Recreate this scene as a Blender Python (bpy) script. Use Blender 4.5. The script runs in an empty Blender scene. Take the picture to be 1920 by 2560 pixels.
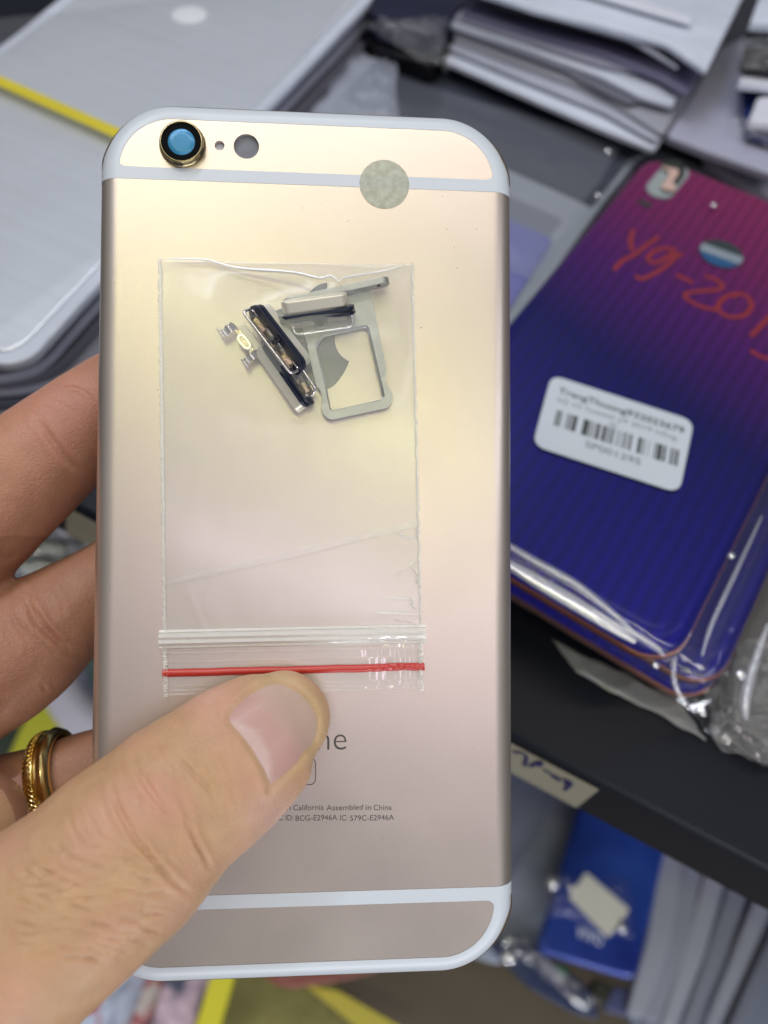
import bpy, bmesh, math, random
import numpy as np
from mathutils import Vector, Matrix
from mathutils.bvhtree import BVHTree
from mathutils.geometry import tessellate_polygon
from mathutils import noise as mnoise

random.seed(7)
rng = np.random.default_rng(7)
SC = bpy.context.scene
COL = SC.collection

# ------------------------------------------------------------------ camera
F = 1850.0                                   # focal length in photo pixels (1920 x 2560)
Zn = Vector((0.034, 0.514, 0.857)).normalized()      # shelf normal seen from the camera
H = 0.176                                    # camera height above the shelf board
def ray(px, py): return Vector(((px-960)/F, -(py-1280)/F, -1.0))
def _onp(px, py):
    d = ray(px, py); return d*(-H/Zn.dot(d))
Xw = (_onp(1920, 2177)-_onp(1278, 1839)).normalized()      # along the shelf's front edge
Xw = (Xw-Zn*Xw.dot(Zn)).normalized()
Yw = Zn.cross(Xw)
R3 = Matrix((Xw, Yw, Zn))
CAMM = R3.to_4x4(); CAMM.translation = Vector((0, 0, H))
cd = bpy.data.cameras.new('camera'); cam = bpy.data.objects.new('camera', cd); COL.objects.link(cam)
cam.matrix_world = CAMM
cd.sensor_fit = 'VERTICAL'; cd.sensor_height = 36; cd.sensor_width = 27; cd.lens = 36*F/2560
cd.clip_start = 0.005; cd.clip_end = 20
cd.dof.use_dof = True; cd.dof.focus_distance = 0.1165; cd.dof.aperture_fstop = 26.02/2.3
SC.camera = cam
SC.render.resolution_x = 768; SC.render.resolution_y = 1024
def C2W(p): return R3 @ p + Vector((0, 0, H))
def U(px, py, z):                            # point of the level plane z seen at a photo pixel
    d = R3 @ ray(px, py); return Vector((0, 0, H))+d*((z-H)/d.z)
def D(px, py, dep): return C2W(ray(px, py)*dep)            # point at a given depth
MI = R3.transposed()
def proj(v):                                 # world point -> photo pixel and depth
    p = MI @ (v-Vector((0, 0, H))); return (960+F*p.x/-p.z, 1280-F*p.y/-p.z, -p.z)

# ------------------------------------------------------------------ world and lamps
W = bpy.data.worlds.new('World'); SC.world = W; W.use_nodes = True
wn = W.node_tree.nodes; wl = W.node_tree.links
tc = wn.new('ShaderNodeTexCoord'); sx = wn.new('ShaderNodeSeparateXYZ'); cr = wn.new('ShaderNodeValToRGB')
mr = wn.new('ShaderNodeMapRange'); mr.inputs[1].default_value = -1; mr.inputs[2].default_value = 1
wl.new(tc.outputs['Generated'], sx.inputs[0]); wl.new(sx.outputs[2], mr.inputs[0]); wl.new(mr.outputs[0], cr.inputs[0])
e = cr.color_ramp.elements
e[0].position = .3; e[0].color = (.03, .03, .035, 1); e[1].position = 1; e[1].color = (.30, .31, .345, 1)
e2 = e.new(.55); e2.color = (.045, .045, .05, 1); e2 = e.new(.8); e2.color = (.20, .20, .215, 1)
wl.new(cr.outputs[0], wn['Background'].inputs[0]); wn['Background'].inputs[1].default_value = 0.95

def tube_lamp(name, loc, aim, sx_, sy_, power, col, rot=0):
    l = bpy.data.lights.new(name, 'AREA'); l.shape = 'RECTANGLE'; l.size = sx_; l.size_y = sy_; l.energy = power; l.color = col
    o = bpy.data.objects.new(name, l); COL.objects.link(o)
    o.location = loc
    q = (Vector(aim)-Vector(loc)).to_track_quat('-Z', 'Y').to_matrix().to_4x4() @ Matrix.Rotation(rot, 4, 'Z')
    q.translation = Vector(loc); o.matrix_world = q
    return o
CT = D(750, 1300, .119)
ZL = -.30                                    # height of the lower bench's goods
def dirc(x, y, z): return R3 @ Vector((x, y, z)).normalized()      # a direction given in the camera's axes
def tube_between(name, a, b, w, power, col):
    a, b = CT+R3 @ Vector(a), CT+R3 @ Vector(b); c = (a+b)/2; x = (b-a).normalized(); z = (c-CT).normalized(); z = (z-x*z.dot(x)).normalized()
    l = bpy.data.lights.new(name, 'AREA'); l.shape = 'RECTANGLE'; l.size = (b-a).length; l.size_y = w; l.energy = power; l.color = col
    o = bpy.data.objects.new(name, l); COL.objects.link(o)
    q = Matrix((x, z.cross(x), z)).transposed().to_4x4(); q.translation = c; o.matrix_world = q
tube_lamp('ceiling_or_tint_tube', CT+dirc(.05, .82, 1)*1.25, CT, 1.3, .05, 3.9, (1.0, .92, .86), math.radians(4))
tube_between('ceiling_or_tint_tube', (-.45, .62, 1.22), (.42, .10, 1.18), .045, 1.6, (.97, 1.0, .40))  # added yellow-green lamp, tints the sheen of the housing
tube_between('ceiling_or_tint_tube', (-.20, .06, 1.2), (.70, -.28, 1.2), .045, 1.3, (.95, .78, 1.0))  # added violet lamp, tints the lower part of the housing
tube_lamp('ceiling_or_tint_tube', CT+dirc(.95, .25, 1)*1.25, CT, 1.0, .045, 1.8, (.93, .93, 1.0), math.radians(-40))
tube_lamp('display_tube', CT+dirc(-.25, 1.25, .75)*1.0, CT, .9, .04, 3.8, (.84, .89, 1.0), math.radians(12))
tube_lamp('bench_fill_lamp', (.42, -.42, .02), U(1450, 2250, ZL), .7, .04, 3.0, (.88, .92, 1.0), math.radians(10))  # added lamp that brightens the dark bench below the shelf
vs = SC.view_settings
vs.view_transform = 'Standard'; vs.look = 'None'; vs.exposure = 0.06; vs.gamma = 1; vs.use_curve_mapping = False

# ------------------------------------------------------------------ helpers
def nt(m): m.use_nodes = True; return m.node_tree.nodes, m.node_tree.links
def mat(name, col, rough=.5, metal=0, spec=.5, noise=0, nscale=50, bump=0, bscale=400, coat=0, stretch=None, sss=0, bdist=.0005, trans=0):
    m = bpy.data.materials.new(name); N, L = nt(m); b = N['Principled BSDF']
    b.inputs['Base Color'].default_value = (*col, 1); b.inputs['Roughness'].default_value = rough
    b.inputs['Metallic'].default_value = metal; b.inputs['Specular IOR Level'].default_value = spec
    b.inputs['Coat Weight'].default_value = coat; b.inputs['Coat Roughness'].default_value = .06
    b.inputs['Alpha'].default_value = 1-trans
    t = N.new('ShaderNodeTexCoord'); mp = N.new('ShaderNodeMapping'); L.new(t.outputs['Object'], mp.inputs[0])
    if stretch: mp.inputs['Scale'].default_value = stretch
    if noise:
        n = N.new('ShaderNodeTexNoise'); n.inputs['Scale'].default_value = nscale; n.inputs['Detail'].default_value = 5
        L.new(mp.outputs[0], n.inputs['Vector'])
        mx = N.new('ShaderNodeMixRGB'); mx.blend_type = 'MIX'
        mx.inputs[1].default_value = (*[c*(1-noise) for c in col], 1); mx.inputs[2].default_value = (*[min(1, c*(1+noise)) for c in col], 1)
        L.new(n.outputs[0], mx.inputs[0]); L.new(mx.outputs[0], b.inputs['Base Color'])
    if bump:
        n = N.new('ShaderNodeTexNoise'); n.inputs['Scale'].default_value = bscale; n.inputs['Detail'].default_value = 4
        L.new(mp.outputs[0], n.inputs['Vector'])
        bp = N.new('ShaderNodeBump'); bp.inputs['Strength'].default_value = bump; bp.inputs['Distance'].default_value = bdist
        L.new(n.outputs[0], bp.inputs['Height']); L.new(bp.outputs[0], b.inputs['Normal'])
    return m
def film_mat(name, haze=.1, col=(.85, .86, .85), rough=.08, gloss=1.0, bump=0, bscale=150, facing=.35, bd=.001):
    m = bpy.data.materials.new(name); N, L = nt(m); N.remove(N['Principled BSDF']); out = N['Material Output']
    tr = N.new('ShaderNodeBsdfTransparent'); df = N.new('ShaderNodeBsdfDiffuse'); gl = N.new('ShaderNodeBsdfGlossy')
    df.inputs[0].default_value = (*col, 1); gl.inputs['Roughness'].default_value = rough; gl.inputs[0].default_value = (1, 1, 1, 1)
    m1 = N.new('ShaderNodeMixShader'); m2 = N.new('ShaderNodeMixShader')
    m1.inputs[0].default_value = haze; L.new(tr.outputs[0], m1.inputs[1]); L.new(df.outputs[0], m1.inputs[2])
    # thin film: Schlick reflectance, the same from both sides
    ge = N.new('ShaderNodeNewGeometry'); dt = N.new('ShaderNodeVectorMath'); dt.operation = 'DOT_PRODUCT'
    L.new(ge.outputs['Normal'], dt.inputs[0]); L.new(ge.outputs['Incoming'], dt.inputs[1])
    ab = N.new('ShaderNodeMath'); ab.operation = 'ABSOLUTE'; L.new(dt.outputs['Value'], ab.inputs[0])
    om = N.new('ShaderNodeMath'); om.operation = 'SUBTRACT'; om.inputs[0].default_value = 1; L.new(ab.outputs[0], om.inputs[1])
    pw = N.new('ShaderNodeMath'); pw.operation = 'POWER'; L.new(om.outputs[0], pw.inputs[0]); pw.inputs[1].default_value = 5
    sch = N.new('ShaderNodeMath'); sch.operation = 'MULTIPLY_ADD'; L.new(pw.outputs[0], sch.inputs[0]); sch.inputs[1].default_value = .93; sch.inputs[2].default_value = .07
    mu = N.new('ShaderNodeMath'); mu.operation = 'MULTIPLY'; mu.inputs[1].default_value = gloss; L.new(sch.outputs[0], mu.inputs[0])
    cl = N.new('ShaderNodeClamp'); L.new(mu.outputs[0], cl.inputs[0])
    L.new(cl.outputs[0], m2.inputs[0]); L.new(m1.outputs[0], m2.inputs[1]); L.new(gl.outputs[0], m2.inputs[2])
    L.new(m2.outputs[0], out.inputs[0])
    if bump:
        t = N.new('ShaderNodeTexCoord'); n = N.new('ShaderNodeTexNoise'); n.inputs['Scale'].default_value = bscale; n.inputs['Detail'].default_value = 3
        L.new(t.outputs['Object'], n.inputs['Vector']); bp = N.new('ShaderNodeBump'); bp.inputs['Strength'].default_value = bump; bp.inputs['Distance'].default_value = bd
        L.new(n.outputs[0], bp.inputs['Height'])
        L.new(bp.outputs[0], gl.inputs['Normal']); L.new(bp.outputs[0], df.inputs['Normal'])
    return m

def tag(o, label=None, cat=None, group=None, kind=None):
    if label: o['label'] = label
    if cat: o['category'] = cat
    if group: o['group'] = group
    if kind: o['kind'] = kind
    return o
def empty(name, M, label=None, cat=None, group=None):
    o = bpy.data.objects.new(name, None); COL.objects.link(o); o.empty_display_size = .01
    if not isinstance(M, Matrix): M = Matrix.Translation(M)
    o.matrix_world = M; o['_m'] = 0; del o['_m']
    MW[o.name] = M.copy(); return tag(o, label, cat, group)
MW = {}
def mk(name, V, Fc, m, parent=None, smooth=True, local=False, origin=None):
    """one mesh object; V in world space (or in the parent's space when local)"""
    V = [Vector(v) for v in V]
    P = MW[parent.name] if parent else Matrix.Identity(4)
    if parent:
        if not local: Pi = P.inverted(); V = [Pi @ v for v in V]
        T = Matrix.Identity(4)
    else:
        c = origin or sum(V, Vector())/len(V); V = [v-c for v in V]; T = Matrix.Translation(c)
    me = bpy.data.meshes.new(name); me.from_pydata([tuple(v) for v in V], [], Fc); me.validate()
    bm = bmesh.new(); bm.from_mesh(me); bmesh.ops.recalc_face_normals(bm, faces=bm.faces)
    for f in bm.faces: f.smooth = smooth
    if smooth:
        for ed in bm.edges:
            if len(ed.link_faces) == 2 and ed.calc_face_angle(0) > .75: ed.smooth = False
    bm.to_mesh(me); bm.free()
    if isinstance(m, (list, tuple)):
        for q in m: me.materials.append(q)
    else: me.materials.append(m)
    o = bpy.data.objects.new(name, me); COL.objects.link(o)
    if parent: o.parent = parent; o.matrix_parent_inverse = Matrix.Identity(4); o.matrix_basis = T; MW[o.name] = P @ T
    else: o.matrix_world = T; MW[o.name] = T
    return o
def bevel(o, w, seg=3, ang=.6):
    b = o.modifiers.new('bevel', 'BEVEL'); b.width = w; b.segments = seg; b.limit_method = 'ANGLE'; b.angle_limit = ang
    return o

def roundpoly(P, r, n=6):
    """round the corners of a 2D or 3D polygon"""
    P = [Vector(p) for p in P]; out = []
    rr = r if isinstance(r, (list, tuple)) else [r]*len(P)
    for i, p in enumerate(P):
        a = P[i-1]-p; b = P[(i+1) % len(P)]-p
        q = min(rr[i], a.length*.45, b.length*.45)
        A = p+a.normalized()*q; B = p+b.normalized()*q
        if q < 1e-7: out.append(p); continue
        for k in range(n+1):
            t = k/n; out.append(A*(1-t)**2+p*2*t*(1-t)+B*t*t)
    return out
def prism_vf(top, down):
    """closed prism from a top loop and a displacement vector"""
    n = len(top); V = list(top)+[p+down for p in top]
    tri = tessellate_polygon([top])
    Fc = [tuple(t) for t in tri]+[tuple(n+i for i in reversed(t)) for t in tri]
    Fc += [(i, i+n, (i+1) % n+n, (i+1) % n) for i in range(n)]
    return V, Fc
def prism(name, top, down, m, parent=None, bev=0, **k):
    V, Fc = prism_vf([Vector(p) for p in top], Vector(down))
    # use one ngon per cap so that bevels stay clean
    n = len(top); Fc = [tuple(range(n)), tuple(range(2*n-1, n-1, -1))]+[(i, i+n, (i+1) % n+n, (i+1) % n) for i in range(n)]
    o = mk(name, V, Fc, m, parent, **k)
    if bev: bevel(o, bev, 3, 1.0)
    return o
def slab(name, pts, z, th, m, parent=None, r=.004, bev=.0006, **k):
    """a flat slab lying level: photo pixels of its top outline on plane z"""
    P = [U(x, y, z) for x, y in pts]
    return prism(name, roundpoly(P, r), (0, 0, -th), m, parent, bev, **k)
def catmull(P, n=8, closed=False):
    P = [Vector(p) for p in P]; out = []
    m = len(P)
    for i in range(m if closed else m-1):
        p0 = P[(i-1) % m] if (closed or i > 0) else P[0]; p1 = P[i]; p2 = P[(i+1) % m]; p3 = P[(i+2) % m] if (closed or i+2 < m) else P[-1]
        for k in range(n):
            t = k/n
            out.append(.5*((2*p1)+(p2-p0)*t+(2*p0-5*p1+4*p2-p3)*t*t+(3*p1-p0-3*p2+p3)*t**3))
    if not closed: out.append(P[-1])
    return out
def tube_vf(P, r, n=10, closed=False, up=Vector((0, 0, 1)), flat=1.0):
    """round wire along a path; r number or list; flat scales the 'up' axis"""
    V = []; Fc = []; m = len(P)
    for i, p in enumerate(P):
        a = P[(i-1) % m] if (closed or i > 0) else P[i]; b = P[(i+1) % m] if (closed or i+1 < m) else P[i]
        t = (b-a).normalized(); s = t.cross(up)
        s = s.normalized() if s.length > 1e-6 else t.orthogonal().normalized()
        u = s.cross(t).normalized(); q = r[i] if isinstance(r, (list, tuple)) else r
        for k in range(n):
            an = 2*math.pi*k/n; V.append(p+s*math.cos(an)*q+u*math.sin(an)*q*flat)
    for i in range(m if closed else m-1):
        j = (i+1) % m
        for k in range(n):
            Fc.append((i*n+k, i*n+(k+1) % n, j*n+(k+1) % n, j*n+k))
    if not closed: Fc.append(tuple(range(n))); Fc.append(tuple(range(m*n-1, m*n-n-1, -1)))
    return V, Fc
class MB:
    def __init__(s): s.V = []; s.F = []
    def add(s, V, Fc):
        n = len(s.V); s.V += [Vector(v) for v in V]; s.F += [tuple(i+n for i in f) for f in Fc]; return s
def text_vf(s, bold=0):
    c = bpy.data.curves.new('t', 'FONT'); c.body = s; c.size = 1; c.offset = bold; c.resolution_u = 6
    o = bpy.data.objects.new('t', c); COL.objects.link(o); dg = bpy.context.evaluated_depsgraph_get(); dg.update()
    me = bpy.data.meshes.new_from_object(o.evaluated_get(dg)); V = [v.co.copy() for v in me.vertices]; Fc = [tuple(p.vertices) for p in me.polygons]
    bpy.data.objects.remove(o); bpy.data.curves.remove(c); bpy.data.meshes.remove(me)
    x0 = min(v.x for v in V); x1 = max(v.x for v in V)
    return V, Fc, x0, x1
def text(name, s, O, X, Y, width, height, m, parent, local=False, align=0, bold=0):
    """lettering on a plane: O baseline origin, X, Y unit axes, width total, height = em-ish size of capitals"""
    V, Fc, x0, x1 = text_vf(s, bold)
    kx = width/(x1-x0); ky = height/.73
    V = [O+X*((v.x-x0)*kx-align*width)+Y*(v.y*ky) for v in V]
    o = mk(name, V, Fc, m, parent, smooth=False, local=local)
    return o
def lathe_vf(prof, n=64, c=Vector((0, 0, 0))):
    V = []; Fc = []; m = len(prof)
    for r, z in prof:
        for k in range(n):
            a = 2*math.pi*k/n; V.append(c+Vector((r*math.cos(a), r*math.sin(a), z)))
    for i in range(m-1):
        for k in range(n): Fc.append((i*n+k, i*n+(k+1) % n, (i+1)*n+(k+1) % n, (i+1)*n+k))
    if prof[0][0] > 1e-9: Fc.append(tuple(range(n)))
    if prof[-1][0] > 1e-9: Fc.append(tuple(range(m*n-1, m*n-n-1, -1)))
    return V, Fc
def grid_vf(nx, ny, f):
    V = [f(i/(nx-1), j/(ny-1)) for j in range(ny) for i in range(nx)]
    Fc = [(j*nx+i, j*nx+i+1, (j+1)*nx+i+1, (j+1)*nx+i) for j in range(ny-1) for i in range(nx-1)]
    return V, Fc
def fbm(x, y, z=0, o=3):
    s = 0; a = 1
    for k in range(o): s += a*mnoise.noise((x*2**k, y*2**k, z+7.3*k)); a *= .5
    return s
def segdist(x, y, P):
    """distance from arrays x,y to a polyline, and the sign side"""
    d = np.full(x.shape, 1e9)
    for (ax, ay), (bx, by) in zip(P[:-1], P[1:]):
        vx, vy = bx-ax, by-ay; L2 = vx*vx+vy*vy+1e-12
        t = np.clip(((x-ax)*vx+(y-ay)*vy)/L2, 0, 1)
        d = np.minimum(d, np.hypot(x-ax-t*vx, y-ay-t*vy))
    return d
def inpoly(x, y, P):
    c = np.zeros(x.shape, bool); n = len(P)
    for i in range(n):
        (x1, y1), (x2, y2) = P[i-1], P[i]
        if y1 == y2: continue
        c ^= ((y1 > y) != (y2 > y)) & (x < (x2-x1)*(y-y1)/(y2-y1)+x1)
    return c
mm = .001

def crumple(name, pts, z, amp, m, nx=50, ny=50, parent=None, sc=60, seed=0, tilt=0):
    """crumpled film over the quad of photo points pts (TL, TR, BR, BL) on level z"""
    q = [U(x, y, z) for x, y in pts]
    def f(s, t):
        p = (q[0]*(1-s)+q[1]*s)*(1-t)+(q[3]*(1-s)+q[2]*s)*t
        n1 = mnoise.ridged_multi_fractal(Vector((p.x*sc, p.y*sc, seed)), 1, 2, 3, 1, 2)
        n2 = mnoise.noise(Vector((p.x*sc*.6, p.y*sc*.6, seed+9)))
        e = min(s, 1-s, t, 1-t)
        w = Vector((mnoise.noise(Vector((p.x*sc, 3, seed+t*6)))*amp*.8, mnoise.noise(Vector((5, p.y*sc, seed+s*6)))*amp*.8, 0))*(1-min(1, e*8))
        return p+w+Vector((0, 0, amp*(.45*n1+.6*n2)*min(1, .3+e*5)))
    V, Fc = grid_vf(nx, ny, f)
    return mk(name, V, Fc, m, parent)

# ------------------------------------------------------------------ materials
M_black = mat('black_board', (.007, .009, .015), .42, bump=.15, bscale=900, noise=.25, nscale=12, spec=.16)
M_film = film_mat('clear_film', .05, rough=.10, gloss=1.3, bump=.35, bscale=60, bd=.002)
M_crinkle = film_mat('crinkled_film', .03, rough=.14, gloss=.75, bump=1, bscale=330, bd=.0015)

# ------------------------------------------------------------------ shelf boards and floor
def shelf():
    # front edge line of the upper board
    a = U(1278, 1839, 0); b = U(1920, 2177, 0)
    y0 = (a.y+b.y)/2
    th = .0278
    lo = U(1600, 2103, -th)                      # lower front corner: where the front face ends
    V = []; prof = [(y0+1.0, 0), (y0+.0035, 0), (y0+.0012, -.0004), (y0+.0002, -.0018), (y0, -.003), (y0, -th), (y0+.012, -th), (y0+1.0, -th)]
    for x in (-.75, .9):
        for (y, z) in prof: V.append((x, y, z))
    n = len(prof); Fc = [(i, (i+1) % n, (i+1) % n+n, i+n) for i in range(n)]+[tuple(range(n)), tuple(range(2*n-1, n-1, -1))]
    o = mk('shelf_board', V, Fc, M_black)
    tag(o, 'black shelf board with rounded front edge carrying the stacked covers', 'shelf')
    return y0, th
Y0, TH = shelf()

# lower display: a bench board under the shelf, and the floor
ZL = -.30
M_bench = mat('bench_laminate', (.10, .075, .045), .55, noise=.5, nscale=6, stretch=(1, 5, 1))
M_floor = mat('floor', (.11, .10, .09), .6, noise=.3, nscale=4)
bz = ZL-.03
tag(prism('bench', [(-.75, -.9, bz), (1.3, -.9, bz), (1.3, .6, bz), (-.75, .6, bz)], (0, 0, -.03), M_bench), 'brown wooden bench far below the black shelf', 'bench')
tag(prism('floor', [(-3, -3, -.95), (3, -3, -.95), (3, 3, -.95), (-3, 3, -.95)], (0, 0, -.02), M_floor), kind='structure')

# ------------------------------------------------------------------ silver sheets with the yellow strap (upper left)
def silver_mat(name, col, rough=.33, ang=0.0, streak=.12, metal=.55):
    m = bpy.data.materials.new(name); N, L = nt(m); b = N['Principled BSDF']
    b.inputs['Roughness'].default_value = rough; b.inputs['Metallic'].default_value = metal
    t = N.new('ShaderNodeTexCoord'); mp = N.new('ShaderNodeMapping'); mp.inputs['Rotation'].default_value = (0, 0, ang); mp.inputs['Scale'].default_value = (6, 260, 60)
    n = N.new('ShaderNodeTexNoise'); n.inputs['Scale'].default_value = 1.4; n.inputs['Detail'].default_value = 4
    L.new(t.outputs['Object'], mp.inputs[0]); L.new(mp.outputs[0], n.inputs['Vector'])
    mx = N.new('ShaderNodeMixRGB'); mx.inputs[1].default_value = (*[c*(1-streak) for c in col], 1); mx.inputs[2].default_value = (*[min(1, c*(1+streak)) for c in col], 1)
    L.new(n.outputs[0], mx.inputs[0]); L.new(mx.outputs[0], b.inputs['Base Color'])
    n2 = N.new('ShaderNodeTexNoise'); n2.inputs['Scale'].default_value = 18; n2.inputs['Detail'].default_value = 2
    L.new(t.outputs['Object'], n2.inputs['Vector'])
    bp = N.new('ShaderNodeBump'); bp.inputs['Strength'].default_value = .25; bp.inputs['Distance'].default_value = .004; L.new(n2.outputs[0], bp.inputs['Height']); L.new(bp.outputs[0], b.inputs['Normal'])
    return m
M_silver = silver_mat('brushed_silver', (.72, .76, .82), .36, ang=math.radians(12))
M_sleeve = mat('milky_sleeve', (.58, .62, .72), .3, noise=.25, nscale=22, bump=.55, bscale=55, bdist=.004)
M_sleeve2 = mat('grey_sleeve', (.30, .31, .36), .3, noise=.3, nscale=20, bump=.3, bscale=40, bdist=.004)
M_sleeve3 = mat('violet_grey_sleeve', (.13, .125, .21), .28, noise=.35, nscale=14, bump=.3, bscale=40, bdist=.004)
M_darkgap = mat('dark_plastic', (.02, .021, .028), .4)
M_yellow = mat('yellow_strap', (.62, .52, .02), .5, noise=.15, nscale=60)
zs = .034
R_pack = empty('silver_sheet_pack', U(300, 300, zs), 'large silver sheets in a thin clear sleeve with rounded corners, crossed by yellow strap', 'sheet pack')
slab('sheet', [(1060, -170), (240, 672), (70, 852), (20, 880), (-60, 872), (-400, 760), (-420, 400), (10, 128), (165, 10), (400, -180)], zs, .005, M_silver, R_pack, r=[.002, .03, .01, .01, .01, .02, .02, .02, .02, .02], bev=.0012)
slab('sleeve', [(1105, -185), (262, 690), (82, 892), (22, 912), (-60, 900), (-430, 790), (-440, 380), (-4, 120), (146, -4), (400, -200)], zs-.0006, .003, M_sleeve, R_pack, r=[.002, .03, .01, .008, .01, .02, .02, .02, .02, .02], bev=.001)
slab('lower_sheet', [(1105, -160), (272, 706), (90, 905), (22, 926), (-60, 912), (-430, 800), (-440, 380), (30, 110), (146, 14), (400, -180)], zs-.0075, .004, M_sleeve2, R_pack, r=[.002, .03, .01, .008, .01, .02, .02, .02, .02, .02], bev=.001)
c = U(474, 38, zs+.0001)
V, Fc = lathe_vf([(0, .0004), (.0060, .0004), (.0064, .0002), (.0064, 0)], 40)
mk('round_white_disc', [v+c for v in V], Fc, mat('disc_white', (.80, .82, .85), .5), R_pack)  # plain white disc on the sheet
# yellow strap wound over the pack
tag(crumple('clear_film', [(-100, 60), (900, -60), (640, 330), (-60, 860)], zs+.0012, .0011, film_mat('pack_wrap', .04, (.8, .85, .95), rough=.2, gloss=1.2, bump=.25, bscale=30, bd=.003), 90, 90, sc=16, seed=2), 'clear wrinkled film over the large silver sheets', 'plastic film')
p0, p1 = U(-120, 148, zs+.0034), U(420, 388, zs+.0034)
ax = (p1-p0).normalized(); sd = Vector((0, 0, 1)).cross(ax).normalized()*.0021
prism('yellow_strap', [p0-sd, p1-sd, p1+sd, p0+sd], (0, 0, -.0005), M_yellow, bev=.0001)
tag(bpy.data.objects['yellow_strap'], 'narrow yellow strap stretched across the silver sheets', 'strap')

# dark sheets and sleeves lying under the silver pack
ks = [(26, .0265, (.32, .33, .40)), (58, .0225, (.13, .13, .165)), (100, .0185, (.34, .35, .43)), (150, .012, (.14, .145, .19)), (215, .006, (.26, .27, .33))]
gl_ = ['topmost of the grey sleeves showing below the silver sheets, edge close to them', 'light grey sleeve, second of those under the silver sheets', 'dark sleeve in the middle of the pile under the silver sheets', 'pale grey sleeve, fourth in the pile under the silver sheets', 'lowest and widest dark sleeve of the pile under the silver sheets']
for i, (dx, z, cc) in enumerate(ks):
    o = slab('grey_sleeve', [(1105+dx, -185+dx*.6), (262+dx, 690+dx*.55), (70+dx, 912+dx*.4), (-60, 935+dx*.5), (-430, 800), (100, 100)], z, .003, mat('sleeve_tone', cc, .3, noise=.35, nscale=25, bump=.3, bscale=50, bdist=.003), r=[.002, .02, .012, .01, .01, .01])
    tag(o, gl_[i], 'plastic sleeve', 'plastic sleeves piled under the silver sheets')

# ------------------------------------------------------------------ slate panel box (behind the held phone)
M_slate = mat('slate_panel', (.040, .047, .068), .42, noise=.12, nscale=8, bump=.1, bscale=30, bdist=.004)
M_peri = mat('periwinkle_print', (.13, .14, .36), .45, noise=.1, nscale=10)
M_border = mat('pale_border', (.27, .30, .35), .4, noise=.15, nscale=20)
zb = .016
R_box = empty('panel_box', U(1200, 500, zb), 'flat slate blue box with pale border and periwinkle end, between gold phone and red cover', 'box')
slab('case', [(600, 330), (840, 60), (1130, 150), (1600, 385), (1500, 520), (1300, 800), (1150, 960), (640, 760)], zb, .012, M_border, R_box, r=.003)
slab('slate_panel', [(700, 300), (905, 92), (1130, 160), (1585, 384), (1482, 516), (1380, 470), (1276, 424), (900, 330)], zb+.0004, .0004, M_slate, R_box, r=.001, bev=0)
slab('pale_stripe', [(1180, 440), (1276, 490), (1405, 548), (1365, 600), (1272, 560), (1180, 520)], zb+.0004, .0004, mat('grey_stripe', (.16, .175, .22), .45), R_box, r=.001, bev=0)
slab('periwinkle_panel', [(1150, 490), (1276, 550), (1384, 598), (1262, 790), (1130, 900)], zb+.0008, .0004, M_peri, R_box, r=.002, bev=0)
# crumpled clear film spilling from the box at the left
tag(crumple('clear_film', [(880, 130), (990, 160), (1000, 330), (760, 330)], zb+.004, .004, film_mat('milky_film', .45, (.45, .49, .60), rough=.4, gloss=.6)), 'crumpled milky film on the slate box near the navy packets', 'plastic film')

# ------------------------------------------------------------------ navy glossy packets (top centre)
M_navy = mat('navy_gloss', (.004, .006, .03), .16, spec=.8, bump=.6, bscale=60, bdist=.004)
M_blackgl = mat('black_gloss', (.004, .004, .006), .2, bump=.5, bscale=70, bdist=.004)
tag(slab('glossy_packet', [(940, -120), (1290, -40), (1140, 40), (1118, 128), (1085, 165), (900, 96), (890, 40)], .024, .010, M_blackgl, r=.004), 'lower black glossy packet between silver sheets and grey sleeves', 'packet', 'dark glossy packets at the top')
tag(slab('glossy_packet', [(960, -120), (1300, -60), (1150, 20), (1105, 78), (1060, 82), (930, 38), (925, 10)], .034, .008, M_navy, r=.004), 'upper navy glossy packet with blue sheen beside the silver sheets', 'packet', 'dark glossy packets at the top')
tag(crumple('crinkled_wrapper', [(905, 60), (1120, 40), (1115, 185), (1010, 130)], .036, .003, M_crinkle, 70, 60, sc=150, seed=3), 'crinkled clear wrapper over the dark glossy packets', 'plastic film')

# ------------------------------------------------------------------ pile of grey sleeves (top right)
pile = [
 ('pale grey sleeve at the bottom of the top right pile, over the slate box', .024, M_sleeve, [(1108, 148), (1500, 318), (1637, 374), (1700, 285), (1745, 200), (1300, -60)]),
 ('dull grey sleeve, second from the bottom of the top right pile', .028, M_sleeve2, [(1130, 92), (1500, 232), (1660, 335), (1700, 262), (1745, 180), (1300, -70)]),
 ('light edged wavy sleeve, in the middle of the top right pile', .032, M_sleeve, [(1112, 52), (1300, 112), (1500, 186), (1601, 238), (1684, 262), (1720, 190), (1300, -80)]),
 ('violet tinted sleeve, second from the top of the top right pile', .036, M_sleeve3, [(1150, 30), (1330, 84), (1500, 130), (1650, 190), (1722, 234), (1790, 110), (1300, -90)]),
 ('narrow black sheet peeking from under the top sleeve of the top right pile', .039, M_darkgap, [(1230, 8), (1500, 76), (1660, 128), (1700, 120), (1500, 20)]),
 ('topmost bright grey sleeve of the top right pile', .045, M_sleeve, [(1150, -40), (1340, 22), (1500, 60), (1665, 106), (1768, 175), (1852, 2), (1920, -140), (1200, -160)])]
for lab, z, m, P in pile:
    o = slab('grey_sleeve', P, z, .0022, m, r=.002, bev=.0007)
    tag(o, lab, 'plastic sleeve', 'plastic sleeves piled at the top right')
rp = random.Random(5)
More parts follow.
